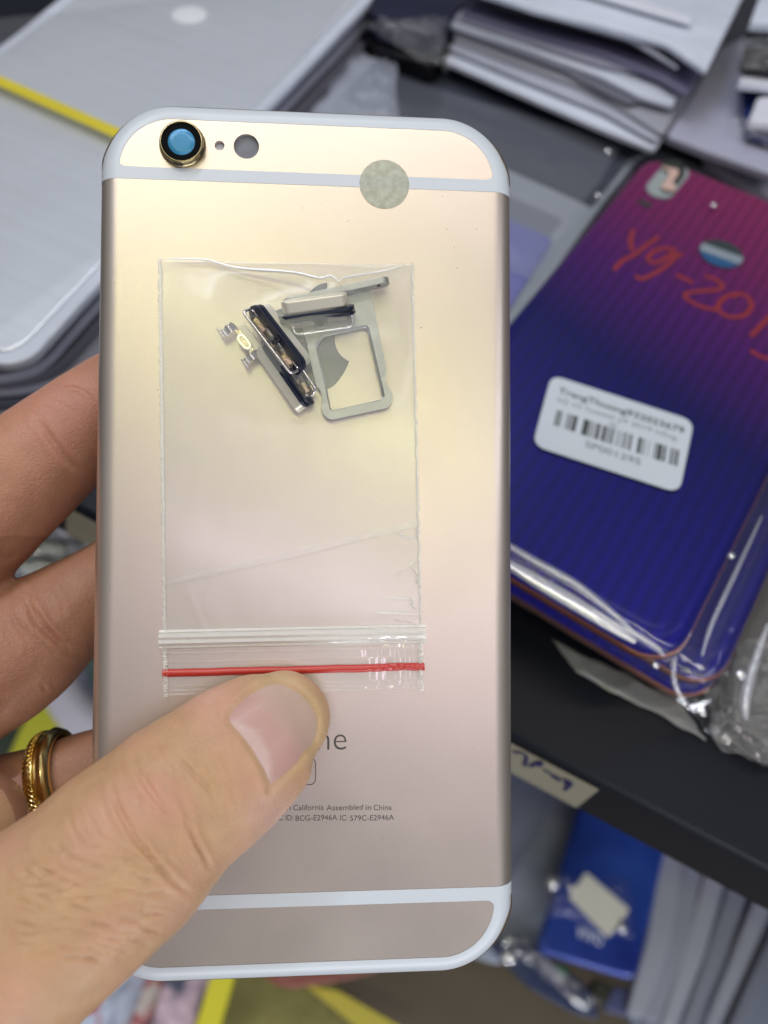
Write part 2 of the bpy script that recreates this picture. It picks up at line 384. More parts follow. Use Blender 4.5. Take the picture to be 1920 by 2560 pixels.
for i in range(len(pile)-1):                       # thinner sleeves between the main ones
    if i == 3: continue
    (la, za, ma, Pa), (lb, zb_, mb_, Pb) = pile[i], pile[i+1]
    n_ = min(len(Pa), len(Pb))
    P = [((Pa[0][0]*.5+Pb[0][0]*.5)+rp.uniform(-6, 6), (Pa[0][1]*.5+Pb[0][1]*.5)), ((Pa[1][0]+Pb[1][0])/2+8, (Pa[1][1]+Pb[1][1])/2+3), ((Pa[2][0]+Pb[2][0])/2-5, (Pa[2][1]+Pb[2][1])/2), (1700, 225-i*14), (1300, -90)]
    tag(slab('thin_sleeve', P, (za+zb_)/2, .0012, mat('thin_sleeve_tone', [(.40, .42, .50), (.12, .125, .16), (.33, .33, .42), (.2, .2, .26), (.45, .47, .55)][i % 5], .3, noise=.3, nscale=30, bump=.4, bscale=50, bdist=.004), r=.002, bev=.0004), ['thin pale sleeve just above the bottom sleeve of the top right pile', 'thin dark sleeve under the wavy light edged one of the top right pile', 'thin lilac sleeve between the wavy one and the violet one of the top right pile', '', 'thin bright sleeve right below the topmost one of the top right pile'][i % 5], 'plastic sleeve', 'plastic sleeves piled at the top right')
M_sleeveW = mat('white_sleeve', (.66, .68, .76), .35, noise=.1, nscale=30, bump=.2, bscale=40, bdist=.003)
for lab, P, z in [('thin white insert lying on the topmost grey sleeve', [(1420, -60), (1732, 40), (1728, 56), (1400, -40)], .0475)]:
    tag(slab('paper_insert', P, z, .0015, M_sleeveW, r=.001), lab, 'insert')

for lab, q_, z, amp in (('large wrinkled clear film over the slate box', [(840, 150), (1560, 360), (1330, 700), (760, 500)], .0185, .0012),):
    tag(crumple('clear_film', q_, z, amp, film_mat('thin_wrap', .05, (.75, .8, .9), rough=.22, gloss=1.3, bump=.3, bscale=60, bd=.002), 90, 70, sc=28, seed=z*900), lab, 'plastic film')

# ------------------------------------------------------------------ second pile (right edge)
M_bluegl = mat('deep_blue_gloss', (.006, .02, .12), .2, coat=.5, bump=.4, bscale=60, bdist=.003)
pile2 = [
 ('dark glossy sheet at the bottom of the far right pile, under the white sleeves', 'packet', .010, M_darkgap, [(1610, 350), (1960, 560), (2200, 500), (2000, -150), (1880, -120), (1690, 250)]),
 ('white sleeve edge directly above the top of the red cover', 'plastic sleeve', .016, M_sleeveW, [(1758, 376), (1960, 452), (1990, 520), (1940, 500), (1770, 402)]),
 ('wide lilac grey sleeve at the right edge, above the red cover', 'plastic sleeve', .026, mat('lilac_sleeve', (.36, .37, .47), .32, noise=.3, nscale=10, bump=.3, bscale=30, bdist=.004), [(1668, 338), (1768, 378), (1960, 446), (2060, 330), (1960, 150), (1860, 90), (1800, 120)]),
 ('navy glossy packet resting on the lilac sleeve at the right edge', 'packet', .030, M_bluegl, [(1868, 330), (1980, 366), (2030, 300), (1960, 180), (1850, 190)]),
 ('white packet corner sticking out over the navy packet at the right edge', 'packet', .034, M_sleeveW, [(1872, 302), (1990, 316), (1980, 236), (1896, 242)]),
 ('thin white packet at the right edge, in the middle of the far right pile', 'packet', .038, M_sleeveW, [(1846, 204), (1980, 216), (1980, 176), (1860, 178)]),
 ('black glossy packet near the top right corner', 'packet', .042, M_blackgl, [(1852, 160), (1980, 176), (1990, 60), (1880, 56)]),
 ('pale packet in the top right corner', 'packet', .046, M_sleeve, [(1876, 56), (2000, 64), (2000, -60), (1915, -50)])]
for lab, cat, z, m, P in pile2:
    tag(slab('flat_packet', P, z, .003, m, r=.0015, bev=.0006), lab, cat, 'packets piled at the right edge')
tag(crumple('crinkled_wrapper', [(1850, 100), (1990, 100), (1990, 180), (1848, 176)], .050, .004, M_crinkle, 60, 50, sc=180, seed=5), 'crinkled clear wrapper catching light at the upper right edge', 'plastic film')
tag(crumple('crinkled_wrapper', [(1830, 300), (1960, 330), (1960, 390), (1840, 350)], .040, .0035, M_crinkle, 60, 50, sc=180, seed=8), 'crinkled clear wrapper over the navy packet at the right edge', 'plastic film')

# ------------------------------------------------------------------ red to blue phone covers
def cover_mat():
    m = bpy.data.materials.new('red_to_blue_cover'); N, L = nt(m); b = N['Principled BSDF']
    t = N.new('ShaderNodeTexCoord'); s = N.new('ShaderNodeSeparateXYZ'); L.new(t.outputs['Object'], s.inputs[0])
    # the printed colour runs from magenta red (top right) to blue (bottom left)
    md = N.new('ShaderNodeMath'); md.operation = 'MULTIPLY_ADD'; L.new(s.outputs[0], md.inputs[0]); md.inputs[1].default_value = .22; L.new(s.outputs[1], md.inputs[2])
    r = N.new('ShaderNodeMapRange'); r.inputs[1].default_value = -.081; r.inputs[2].default_value = .081; L.new(md.outputs[0], r.inputs[0])
    c = N.new('ShaderNodeValToRGB'); L.new(r.outputs[0], c.inputs[0]); e = c.color_ramp.elements
    e[0].position = .0; e[0].color = (.002, .001, .19, 1); e[1].position = 1; e[1].color = (.21, .014, .085, 1)
    for p, q in ((.42, (.003, .001, .085)), (.60, (.055, .003, .11)), (.78, (.135, .008, .085))):
        k = e.new(p); k.color = (*q, 1)
    w = N.new('ShaderNodeTexWave'); w.bands_direction = 'X'; w.inputs['Scale'].default_value = 92; w.inputs['Distortion'].default_value = .8; w.inputs['Detail'].default_value = 1
    L.new(t.outputs['Object'], w.inputs['Vector'])
    mx = N.new('ShaderNodeMixRGB'); mx.blend_type = 'MULTIPLY'; mx.inputs[0].default_value = .75
    rr = N.new('ShaderNodeMapRange'); rr.inputs[3].default_value = .68; rr.inputs[4].default_value = 1.12; L.new(w.outputs[0], rr.inputs[0])
    L.new(c.outputs[0], mx.inputs[1]); L.new(rr.outputs[0], mx.inputs[2]); L.new(mx.outputs[0], b.inputs['Base Color'])
    b.inputs['Roughness'].default_value = .3; b.inputs['Specular IOR Level'].default_value = .12; b.inputs['Coat Weight'].default_value = .03; b.inputs['Coat Roughness'].default_value = .05
    return m
M_cover = cover_mat()
M_copper = mat('copper_frame', (.30, .12, .08), .3, metal=.8)
ca = (R3 @ Vector((.81, -.487, .26))); ca.z = 0; ca.normalize()
cb = Vector((0, 0, 1)).cross(ca)
ctl = U(1628, 370, .0304)
CW, CH = .0775, .163
def cover_matrix(dx=0, dy=0, z=.0304, rot=0):
    o = ctl+ca*(CW/2+dx)-cb*(CH/2+dy); o.z = z
    M = Matrix((ca, cb, Vector((0, 0, 1)))).transposed().to_4x4() @ Matrix.Rotation(rot, 4, 'Z'); M.translation = o
    return M
def rrect(w, h, r, n=10, inset=0):
    P = []; r2 = max(r-inset, .0001); w2 = w/2-inset; h2 = h/2-inset
    for cx, cy, a0 in ((w2-r2, h2-r2, 0), (-w2+r2, h2-r2, 90), (-w2+r2, -h2+r2, 180), (w2-r2, -h2+r2, 270)):
        for k in range(n+1):
            a = math.radians(a0+90*k/n); P.append(Vector((cx+r2*math.cos(a), cy+r2*math.sin(a), 0)))
    return P
def loft(rings, cap0=True, cap1=True):
    n = len(rings[0]); V = [v for r in rings for v in r]; Fc = []
    for i in range(len(rings)-1):
        for k in range(n): Fc.append((i*n+k, i*n+(k+1) % n, (i+1)*n+(k+1) % n, (i+1)*n+k))
    if cap0: Fc.append(tuple(range(n)))
    if cap1: Fc.append(tuple(range((len(rings)-1)*n, len(rings)*n)))
    return V, Fc
def make_cover():
    """local frame: centre of the outer face, x across, y up, z outwards"""
    R = empty('phone_back_cover', cover_matrix())
    rings = []
    for k in range(9):                                   # face curving down into the side
        a = math.radians(90*k/8); rings.append([v+Vector((0, 0, -.0042*(1-math.cos(a)))) for v in rrect(CW, CH, .0095, 10, .0052*(1-math.sin(a)))])
    rings = [[v+Vector((0, 0, 0)) for v in rrect(CW, CH, .0095, 10, .0060)]]+rings+[[v+Vector((0, 0, -.0052)) for v in rrect(CW, CH, .0095, 10, 0)]]
    V, Fc = loft(rings); mk('cover_plate', V, Fc, M_cover, R, local=True)
    fr = []
    for ins, z in ((.0003, -.0050), (-.0004, -.0052), (-.0006, -.0058), (-.0006, -.0066), (-.0003, -.0071), (.0006, -.0072)):
        fr.append([v+Vector((0, 0, z)) for v in rrect(CW, CH, .0095, 10, ins)])
    V, Fc = loft(fr, False, True); mk('frame', V, Fc, M_copper, R, local=True)
    return R
cov = make_cover()
def copy_tree(o, M, label):
    r = o.copy(); COL.objects.link(r); r.matrix_world = M; MW[r.name] = M.copy(); r['label'] = label
    for c_ in [q for q in o.children]:
        k = c_.copy(); COL.objects.link(k); k.parent = r
    return r
tag(cov, 'topmost phone cover fading from magenta to deep blue, with red marker writing and barcode label', 'phone cover', 'phone covers stacked in clear sleeves')
copy_tree(cov, cover_matrix(.0112, -.0055, .0205, .006), 'middle phone cover of the stack, its blue corner showing right of the top one')
copy_tree(cov, cover_matrix(.0135, -.0065, .0105, -.006), 'lowest phone cover of the stack, dark red rim showing just above the shelf')
CMi = cover_matrix().inverted()
def onc(px, py, dz=0):                                   # photo pixel -> cover local frame
    p = CMi @ U(px, py, .0304+dz); return p
# camera window, flash, fingerprint hole of the top cover
E2 = (0, 0, -.0002)
Zc = Vector((0, 0, 1))
def flatloc(name, P, z, th, m, parent, **k):
    return prism(name, [Vector((p.x, p.y, z)) for p in P], (0, 0, -th), m, parent, local=True, smooth=False, **k)
def stadium(c0, c1, r, n=14):
    d = (c1-c0).normalized(); a0 = math.atan2(d.y, d.x); P = []
    for k in range(n+1):
        a = a0-math.pi/2+math.pi*k/n; P.append(c1+Vector((math.cos(a), math.sin(a), 0))*r)
    for k in range(n+1):
        a = a0+math.pi/2+math.pi*k/n; P.append(c0+Vector((math.cos(a), math.sin(a), 0))*r)
    return P
zz = lambda px, py: (lambda q: (1500+px*.2622, 380+py*.2622))((0, 0))
c0, c1 = onc(1686, 432), onc(1650, 476); c0.z = c1.z = 0
cw = prism('camera_window', stadium(c0, c1, .0044), (0, 0, -.0006), mat('window_grey', (.30, .35, .35), .3, noise=.3, nscale=300), cov, local=True); cw.location.z = .0005
P = [onc(1500+x*.2622, 380+y*.2622) for x, y in ((560, 130), (640, 110), (740, 120), (800, 190), (790, 250), (720, 340), (700, 330), (740, 240), (690, 190), (600, 180))]
flatloc('dark_patch', roundpoly([Vector((p.x, p.y, 0)) for p in P], .001, 4), .0009, .0003, mat('window_dark', (.02, .028, .024), .3), cw)
P = [onc(1500+x*.2622, 380+y*.2622) for x, y in ((560, 170), (640, 190), (730, 205), (735, 250), (670, 330), (710, 370), (690, 410), (600, 400), (560, 370), (620, 300), (650, 230))]
flatloc('pale_patch', roundpoly([Vector((p.x, p.y, 0)) for p in P], .001, 4), .0011, .0003, mat('window_pink', (.58, .40, .34), .4), cw)
c0, c1 = onc(1606, 507), onc(1620, 514); c0.z = c1.z = 0
o = prism('flash_hole', stadium(c0, c1, .0012), (0, 0, -.0004), mat('hole_dark', (.012, .02, .018), .5), cov, local=True); o.location.z = .0003
cF = onc(1802, 636); cF.z = 0
ex = (onc(1850, 652)-onc(1756, 618)).normalized(); ex.z = 0
ring_ = [cF+ex*math.cos(a)*.0064+Vector((-ex.y, ex.x, 0))*math.sin(a)*.0062 for a in [2*math.pi*k/40 for k in range(40)]]
fh = prism('fingerprint_hole', ring_, (0, 0, -.0004), mat('teal_dark', (.02, .035, .035), .3), cov, local=True); fh.location.z = .0003
def chordpoly(lo, hi, rx=.0063, n=20):
    """slice of the round hole between two chords (fractions of the radius along its y)"""
    ey = Vector((-ex.y, ex.x, 0)); P = []
    for s_ in (0, 1):
        for k in range(n+1):
            t = lo+(hi-lo)*(k/n if s_ == 0 else 1-k/n)
            P.append(cF+ey*t*rx+ex*(math.sqrt(max(0, 1-t*t))*rx*(1 if s_ == 0 else -1)))
    return P
flatloc('pale_layer', chordpoly(-.35, .22), .0003, .0002, mat('pale_layer', (.24, .29, .34), .3), fh)
flatloc('blue_layer', chordpoly(-.97, -.35), .0003, .0002, mat('blue_layer', (.02, .09, .22), .3), fh)
# clear sleeves over the two upper covers
def sleeve(name, M, x0, x1, y0, y1, seed, amp, m, label, nx=110, ny=170, clear=.0006, drop=.012):
    R = empty(name, M, label, 'clear sleeve', 'clear sleeves around the phone covers')
    def f(s, t):
        x = x0+(x1-x0)*s; y = y0+(y1-y0)*t
        ox = max(0, abs(x)-CW/2+.003); oy = max(0, abs(y)-CH/2+.003); od = math.hypot(ox, oy)
        z = clear-min(drop, od*od/.010)
        w = fbm(x*45, y*45, seed)*.00016+amp*min(1, od/.006)*(mnoise.ridged_multi_fractal(Vector((x*70, y*70, seed)), 1, 2, 3, 1, 2)-.6)*.4
        return Vector((x+amp*min(1, od/.006)*.2*mnoise.noise(Vector((x*150, y*150, seed+4))), y+amp*min(1, od/.006)*.2*mnoise.noise(Vector((x*150, y*150, seed+14))), z+w))
    V, Fc = grid_vf(nx, ny, f)
    mk('film', V, Fc, m, R, local=True)
    return R
M_slv = film_mat('sleeve_film', .006, (.6, .68, 1), rough=.08, gloss=.45, bump=.12, bscale=45, bd=.002)
M_slv2 = film_mat('sleeve_film_rough', .012, rough=.10, gloss=.8, bump=.35, bscale=120, bd=.002)
s1 = sleeve('clear_sleeve', cover_matrix(), -.047, .046, -.0835, .088, 1.3, .0016, M_slv, 'clear sleeve of the topmost phone cover, two glare lines along its lower edge')
s2 = sleeve('clear_sleeve', cover_matrix(.0095, -.0045, .0206), -.046, .058, -.0862, .086, 5.1, .0016, M_slv2, 'crumpled clear sleeve of the lower phone covers, bunched at the right corner above the shelf')
def crease(name, pts, dz, w, h, m, parent, M=None):
    P = catmull([U(x, y, .0304+dz) for x, y in pts], 10)
    V, Fc = tube_vf(P, [w*(.35+.65*math.sin(math.pi*min(1, max(0, (i+.5)/len(P))))) for i in range(len(P))], 10, flat=h/w)
    return mk(name, V, Fc, m, parent)
M_fold = film_mat('folded_film', .16, (.9, .93, 1), rough=.16, gloss=1.8)
crease('sharp_fold', [(1200, 1322), (1275, 1366), (1345, 1408), (1440, 1462), (1530, 1532), (1590, 1586)], .0016, .0011, .0007, M_fold, s1)
crease('sharp_fold', [(1480, 1522), (1540, 1562), (1596, 1590), (1640, 1618), (1660, 1640)], .0012, .0010, .0006, M_fold, s1)
crease('sharp_fold', [(1905, 1290), (1840, 1430), (1780, 1560), (1755, 1640)], -.007, .0006, .0005, M_fold, s2)
crease('sharp_fold', [(1920, 1560), (1880, 1680), (1862, 1760), (1866, 1800)], -.010, .0012, .0012, M_fold, s2)
crease('sharp_fold', [(1690, 1640), (1684, 1690), (1700, 1740), (1730, 1770)], -.004, .0007, .0006, M_fold, s2)
M_glare = film_mat('edge_glare', .30, (.75, .80, 1.0), rough=.16, gloss=6.0)  # broad glare on the cover's curved edge, painted as a pale film tube
crease('wide_glare', [(1180, 1362), (1275, 1412), (1360, 1462), (1450, 1515), (1540, 1572), (1590, 1604)], .0000, .0019, .0007, M_glare, s1)
M_glint = film_mat('glint_white', .35, (.9, .92, 1), rough=.08, gloss=8)  # glints put in as small added domes, whitish and very glossy
def glint_dome(px, py, z, r, parent):
    c = U(px, py, z); V, Fc = lathe_vf([(r*math.cos(a), r*.55*math.sin(a)) for a in [math.pi/2*j/8 for j in range(9)]], 20, c)
    return mk('glint_dome', V, Fc, M_glint, parent)
for px, py, z, r, par in ((1520, 378, .030, .0011, s1), (1495, 487, .030, .0010, s1), (1785, 512, .0322, .0009, s1), (1828, 1388, .026, .0009, s2), (1853, 1686, .018, .0013, s2), (1757, 1781, .014, .0009, s2), (1640, 1663, .026, .0008, s2)):
    glint_dome(px, py, z, r, par)

# further sleeves lying at the right end and the milky bag flap on the board
tag(crumple('milky_flap', [(1380, 1600), (1700, 1750), (1766, 1850), (1440, 1680)], .0016, .0010, film_mat('milky_flap', .40, (.55, .58, .58), rough=.3, gloss=.8), 60, 30, sc=60, seed=11), 'milky bag flap lying on the black shelf under the covers', 'bag flap')
tag(crumple('film_tongue', [(1780, 1776), (1850, 1800), (1830, 1858), (1784, 1848)], .006, .002, M_crinkle, 40, 40, sc=180, seed=12), 'small crumpled film tongue hanging over the shelf beside the milky flap', 'plastic film')
tag(crumple('crinkled_wrapper', [(1740, 1640), (2000, 1560), (2000, 1985), (1785, 1850)], .0145, .0032, M_crinkle, 160, 140, sc=160, seed=21), 'bunched clear wrapper at the lower right corner of the covers', 'plastic film')
o = slab('grey_box', [(1860, 1290), (2000, 1010), (2100, 1860), (1960, 1900), (1830, 1800)], .010, .008, mat('grey_card', (.085, .082, .078), .5, noise=.4, nscale=40), r=.002)
tag(o, 'dull grey carton under clear wrapper at the right edge of the shelf', 'carton')

# red marker writing
M_red = mat('red_marker', (.24, .002, .003), .6, noise=.35, nscale=700)
def zc(L): return [(1500+x*.2622, 380+y*.2622) for x, y in L]
strokes = [[(318, 735), (300, 800), (294, 860), (312, 940)], [(562, 806), (440, 890), (330, 975), (215, 1035), (132, 1122)],
 [(712, 968), (690, 920), (600, 915), (515, 945), (460, 1005), (490, 1050), (570, 1040), (660, 985), (720, 950)], [(785, 965), (720, 1000), (650, 1070), (560, 1130), (470, 1180), (390, 1208), (342, 1172)],
 [(724, 1168), (800, 1200), (892, 1244)],
 [(1000, 1183), (1090, 1205), (1168, 1268), (1120, 1308), (960, 1322), (832, 1342), (822, 1385), (900, 1440), (1000, 1480), (1112, 1502)],
 [(1340, 1350), (1240, 1360), (1160, 1410), (1125, 1480), (1180, 1545), (1280, 1572), (1390, 1545), (1446, 1465), (1415, 1385), (1330, 1345), (1270, 1380)],
 [(1650, 1530), (1550, 1640), (1438, 1752)], [(1438, 1888), (1500, 1930), (1570, 1958), (1680, 1975)], [(1680, 1620), (1760, 1600), (1740, 1700), (1650, 1720)]]
mb = MB()
for s_ in strokes:
    P = [Vector((p.x, p.y, .00012)) for p in (onc(*q, .0002) for q in zc(s_))]
    mb.add(*tube_vf(catmull(P, 8), .00070, 8, flat=.06))
mk('marker_writing', mb.V, mb.F, M_red, cov, local=True)

# barcode label
zq = lambda x, y: U(1320+x*.2532, 920+y*.2532, .0304+.0009)
q = [zq(232, 66), zq(1640, 522), zq(1494, 1236), zq(44, 762)]
R_lab = empty('barcode_label', q[0], 'white rounded sticker with shop name, barcode and number on the blue end of the cover', 'label')
mk_l = prism('paper', roundpoly(q, .0035, 8), (0, 0, -.00015), mat('label_paper', (.55, .60, .66), .55), R_lab, smooth=False)
uu = (q[1]-q[0]); vv = (q[3]-q[0]); LW = uu.length; LH = vv.length
un, vn = uu.normalized(), vv.normalized()
M_ink = mat('label_ink', (.05, .06, .06), .6); M_ink2 = mat('faded_ink', (.20, .23, .25), .6)
def lt(s, u0, v0, wd, hh, m, bold=0): text('lettering', s, q[0]+uu*u0+vv*v0+Vector((0, 0, .00006)), un, -vn, LW*wd, LH*hh, m, R_lab, bold=bold)
lt('TrangThuong932023679', .075, .215, .87, .085, M_ink, .012)
lt('b\u1ed9 v\u1ecf huawei y9 2019 h\u1ed3ng', .085, .335, .82, .065, M_ink2)
lt('\u0111\u1ecf', .455, .435, .05, .06, M_ink2)
lt('SP001295', .33, .80, .37, .085, M_ink2, .01)
bars = [(0, .018), (.028, .045), (.085, .092), (.105, .118), (.125, .132), (.14, .175), (.225, .275), (.285, .295), (.31, .32), (.335, .365), (.385, .415), (.425, .435), (.445, .455), (.465, .48), (.51, .52), (.545, .555), (.57, .585), (.605, .625), (.675, .705), (.72, .73), (.76, .765), (.81, .82), (.83, .87), (.88, .90), (.935, .95), (.96, .97), (.98, 1.0)]
mb = MB()
for a, b in bars:
    a, b = .10+a*.83, .10+b*.83; va, vb = .45, .66
    P = [q[0]+uu*a+vv*va, q[0]+uu*b+vv*va, q[0]+uu*b+vv*vb, q[0]+uu*a+vv*vb]
    P = [p+Vector((0, 0, .00006)) for p in P]; mb.add(P, [(0, 1, 2, 3)])
mk('barcode', mb.V, mb.F, M_ink, R_lab, smooth=False)

# ------------------------------------------------------------------ tape on the front face of the shelf
def onf(px, py, dy=.0006):
    d = R3 @ ray(px, py); return Vector((0, 0, H))+d*((Y0-dy)/d.y)
zt = lambda x, y, dy=.0006: onf(1250+x*.211, 1800+y*.211, dy)
R_tape = empty('masking_tape', zt(600, 600), 'beige masking tape with dark blue handwriting on the shelf front edge', 'tape')
q4 = [onf(880, 1722), zt(1215, 800), zt(965, 1000), onf(880, 1790)]
q4[0].z = q4[1].z = -.0042; q4[2].z = q4[3].z = -.0262
prism('tape_strip', q4, (0, .0003, 0), mat('beige_tape', (.30, .28, .21), .5, noise=.12, nscale=60, bump=.2, bscale=300), R_tape, smooth=False)
hw = [[(160, 385), (230, 390), (300, 420), (310, 470), (285, 545)], [(350, 555), (420, 520), (480, 500), (490, 520), (450, 550)],
 [(520, 590), (560, 620), (600, 640), (640, 690), (700, 720), (690, 690), (640, 660)], [(740, 700), (800, 720), (840, 750), (810, 790), (760, 830)], [(790, 720), (780, 770), (830, 740)]]
mb = MB()
for s_ in hw: mb.add(*tube_vf(catmull([zt(x, y, .0008) for x, y in s_], 6), .00055, 6, up=Vector((0, -1, 0)), flat=.15))
mk('handwriting', mb.V, mb.F, mat('blue_ink', (.012, .012, .09), .5), R_tape)
q5 = [onf(140, 1232), onf(262, 1298), onf(262, 1362), onf(140, 1296)]
for p, z in zip(q5, (-.004, -.004, -.0262, -.0262)): p.z = z
o = prism('masking_tape', q5, (0, .0003, 0), mat('beige_tape_plain', (.27, .24, .17), .5, noise=.12, nscale=60), smooth=False)
tag(o, 'blank beige tape on the shelf edge glimpsed between the fingers', 'tape')

# ------------------------------------------------------------------ things on the lower bench
def low(name, P, dz, th, m, lab=None, cat=None, r=.004, bev=.001, group=None, parent=None):
    o = slab(name, P, ZL+dz, th, m, parent, r=r, bev=bev)
    return tag(o, lab, cat, group) if lab else o
zl = lambda L: [(1200+x*.434, 1700+y*.434) for x, y in L]
M_lg = mat('pale_grey_sheet', (.34, .38, .47), .38, noise=.15, nscale=12, bump=.2, bscale=20, bdist=.01)
M_mg = mat('mid_grey_sheet', (.19, .215, .28), .4, noise=.2, nscale=12)
low('grey_sheet', zl([(-700, 100), (440, 640), (560, 700), (560, 1300), (330, 1570), (100, 1640), (-900, 1300)]), .012, .010, M_lg, 'wide pale grey sheet left of the blue cover under the shelf', 'sheet')
low('grey_sheet', zl([(-200, 250), (300, 560), (430, 660), (330, 900), (180, 1130), (60, 1200), (-300, 1200)]), .018, .004, M_mg, 'darker grey sheet lying on the pale one, beside the gold phone edge', 'sheet')
# blue phone cover
def blue_mat():
    m = bpy.data.materials.new('cobalt_cover'); N, L = nt(m); b = N['Principled BSDF']
    t = N.new('ShaderNodeTexCoord'); n = N.new('ShaderNodeTexNoise'); n.inputs['Scale'].default_value = 9; n.inputs['Detail'].default_value = 3; L.new(t.outputs['Object'], n.inputs['Vector'])
    c = N.new('ShaderNodeValToRGB'); L.new(n.outputs[0], c.inputs[0]); e = c.color_ramp.elements
    e[0].position = .35; e[0].color = (.012, .03, .26, 1); e[1].position = .68; e[1].color = (.07, .18, .75, 1)
    L.new(c.outputs[0], b.inputs['Base Color']); b.inputs['Roughness'].default_value = .3; b.inputs['Metallic'].default_value = .3; b.inputs['Coat Weight'].default_value = .7
    return m
zB = ZL+.034
bp_ = [U(x, y, zB) for x, y in zl([(612, 590), (1110, 820), (900, 1740), (322, 1565)])]
R_blue = empty('blue_phone_cover', bp_[3], 'cobalt blue phone cover with beige sticker half hidden under the shelf edge', 'phone cover')
prism('cover_plate', roundpoly(bp_, .006), (0, 0, -.008), blue_mat(), R_blue, .0025)
P = [U(x, y, zB+.018) for x, y in zl([(612, 1108), (862, 1322), (740, 1486), (512, 1250)])]
prism('paper_sticker', roundpoly(P, .001), (0, 0, -.0010), mat('beige_sticker', (.74, .72, .62), .6, noise=.12, nscale=40), R_blue)
a_, b_ = [U(x, y, zB+.0006) for x, y in zl([(552, 1478), (702, 1536)])]
text('lettering', 'vivo', a_, (b_-a_).normalized(), Vector((0, 0, 1)).cross((b_-a_).normalized()), (b_-a_).length, .0085, mat('white_print', (.75, .8, .9), .5), R_blue)
R_w = crumple('crinkled_wrapper', [U_ for U_ in zl([(380, 1080), (860, 1150), (880, 1480), (380, 1330)])], ZL+.042, .004, film_mat('far_wrapper', .03, rough=.16, gloss=1.2, bump=.6, bscale=60, bd=.006), 90, 70, sc=60, seed=31)
tag(R_w, 'crinkled clear wrapper on the blue cover around its sticker', 'plastic film')
# row of silver sleeves to the right of it
for i, (x0, dz, cc) in enumerate([(0, .030, (.36, .37, .43)), (120, .026, (.30, .31, .37)), (250, .022, (.37, .38, .44)), (390, .018, (.24, .25, .30)), (540, .014, (.33, .34, .40)), (700, .010, (.20, .21, .26))]):
    P = [(1060+x0, 930+x0*.5), (1180+x0, 960+x0*.5), (1100+x0*.8, 1500+x0*.3), (940+x0*.75, 1960+x0*.2), (840+x0*.8, 1930+x0*.2), (960+x0*.85, 1500+x0*.3)]
    low('silver_sleeve', zl(P), dz, .003, mat('sleeve_grey', cc, .35, noise=.15, nscale=20), ['leftmost', 'second', 'third', 'fourth', 'fifth', 'rightmost'][i]+' of the upright looking silver sleeves fanned right of the blue cover', 'plastic sleeve', group='silver sleeves fanned on the bench')
low('grey_sleeve', zl([(1000, 900), (2100, 1300), (2300, 2300), (860, 2000), (880, 1700)]), .006, .006, M_mg, 'wide grey sleeve lying beneath the fanned silver sleeves', 'plastic sleeve')
# navy wrapped packet along the lower edge
low('navy_packet', zl([(60, 1540), (240, 1500), (420, 1620), (640, 1780), (700, 1960), (560, 1930), (300, 1780)]), .022, .012, mat('navy_wrap', (.03, .045, .11), .25, noise=.4, nscale=30, bump=.5, bscale=60, bdist=.004), 'navy packet in clear wrap below the blue cover', 'packet')
tag(crumple('crinkled_wrapper', zl([(100, 1500), (300, 1540), (700, 1860), (560, 1900)]), ZL+.034, .010, film_mat('far_wrapper_bright', .08, rough=.14, gloss=3.5, bump=.9, bscale=70, bd=.006), 120, 60, sc=70, seed=33), 'sparkling clear wrapper edge under the blue cover', 'plastic film')
low('green_card', zl([(430, 1630), (520, 1660), (500, 1720), (450, 1700)]), .030, .002, mat('green_card', (.01, .12, .05), .5), 'small green card corner below the blue cover', 'card')
low('black_box', zl([(660, 1710), (770, 1750), (740, 1880), (640, 1830)]), .030, .008, mat('black_olive', (.015, .016, .006), .5), 'small black box below the blue cover', 'box')
low('indigo_packet', zl([(770, 1760), (880, 1790), (900, 1960), (700, 1900)]), .026, .006, mat('indigo_wrap', (.06, .07, .17), .35, noise=.3, nscale=30), 'indigo packet right of the small black box', 'packet')

gp = bpy.data.objects['crinkled_wrapper.005'] if 'crinkled_wrapper.005' in bpy.data.objects else R_w
for px, py, r in ((1272, 2390, .0038), (1436, 2496, .0022)):
    glint_dome(px, py, ZL+.046, r, gp)
for px, py, r in ((1383, 2205, .0035), (1428, 2218, .002), (1556, 2318, .0025)):
    glint_dome(px, py, ZL+.052, r, R_w)

# things seen under the phone's lower edge
low('yellow_bar', [(560, 2330), (612, 2345), (540, 2600), (478, 2600)], .05, .006, mat('bright_yellow', (.72, .66, .02), .45), 'bright yellow strap end leaning below the thumb', 'strap', r=.001)
low('yellow_bar', [(760, 2460), (850, 2480), (1060, 2600), (930, 2600)], .03, .006, mat('ochre_yellow', (.50, .42, .04), .5), 'ochre yellow strap running to the lower right under the phone', 'strap', r=.001)
low('red_bag', [(640, 2380), (900, 2380), (960, 2425), (860, 2452), (720, 2474), (660, 2450)], .04, .012, mat('red_plastic', (.26, .07, .05), .35, noise=.5, nscale=25, bump=.6, bscale=40, bdist=.006), 'crumpled red plastic bag under the bottom edge of the gold phone', 'bag', r=.015, bev=.004)
low('olive_cloth', [(540, 2400), (820, 2420), (940, 2620), (500, 2640)], .012, .01, mat('olive_cloth', (.22, .20, .06), .8, noise=.6, nscale=30, bump=.5, bscale=60, bdist=.005), 'olive patterned cloth between the yellow straps', 'cloth', r=.01)
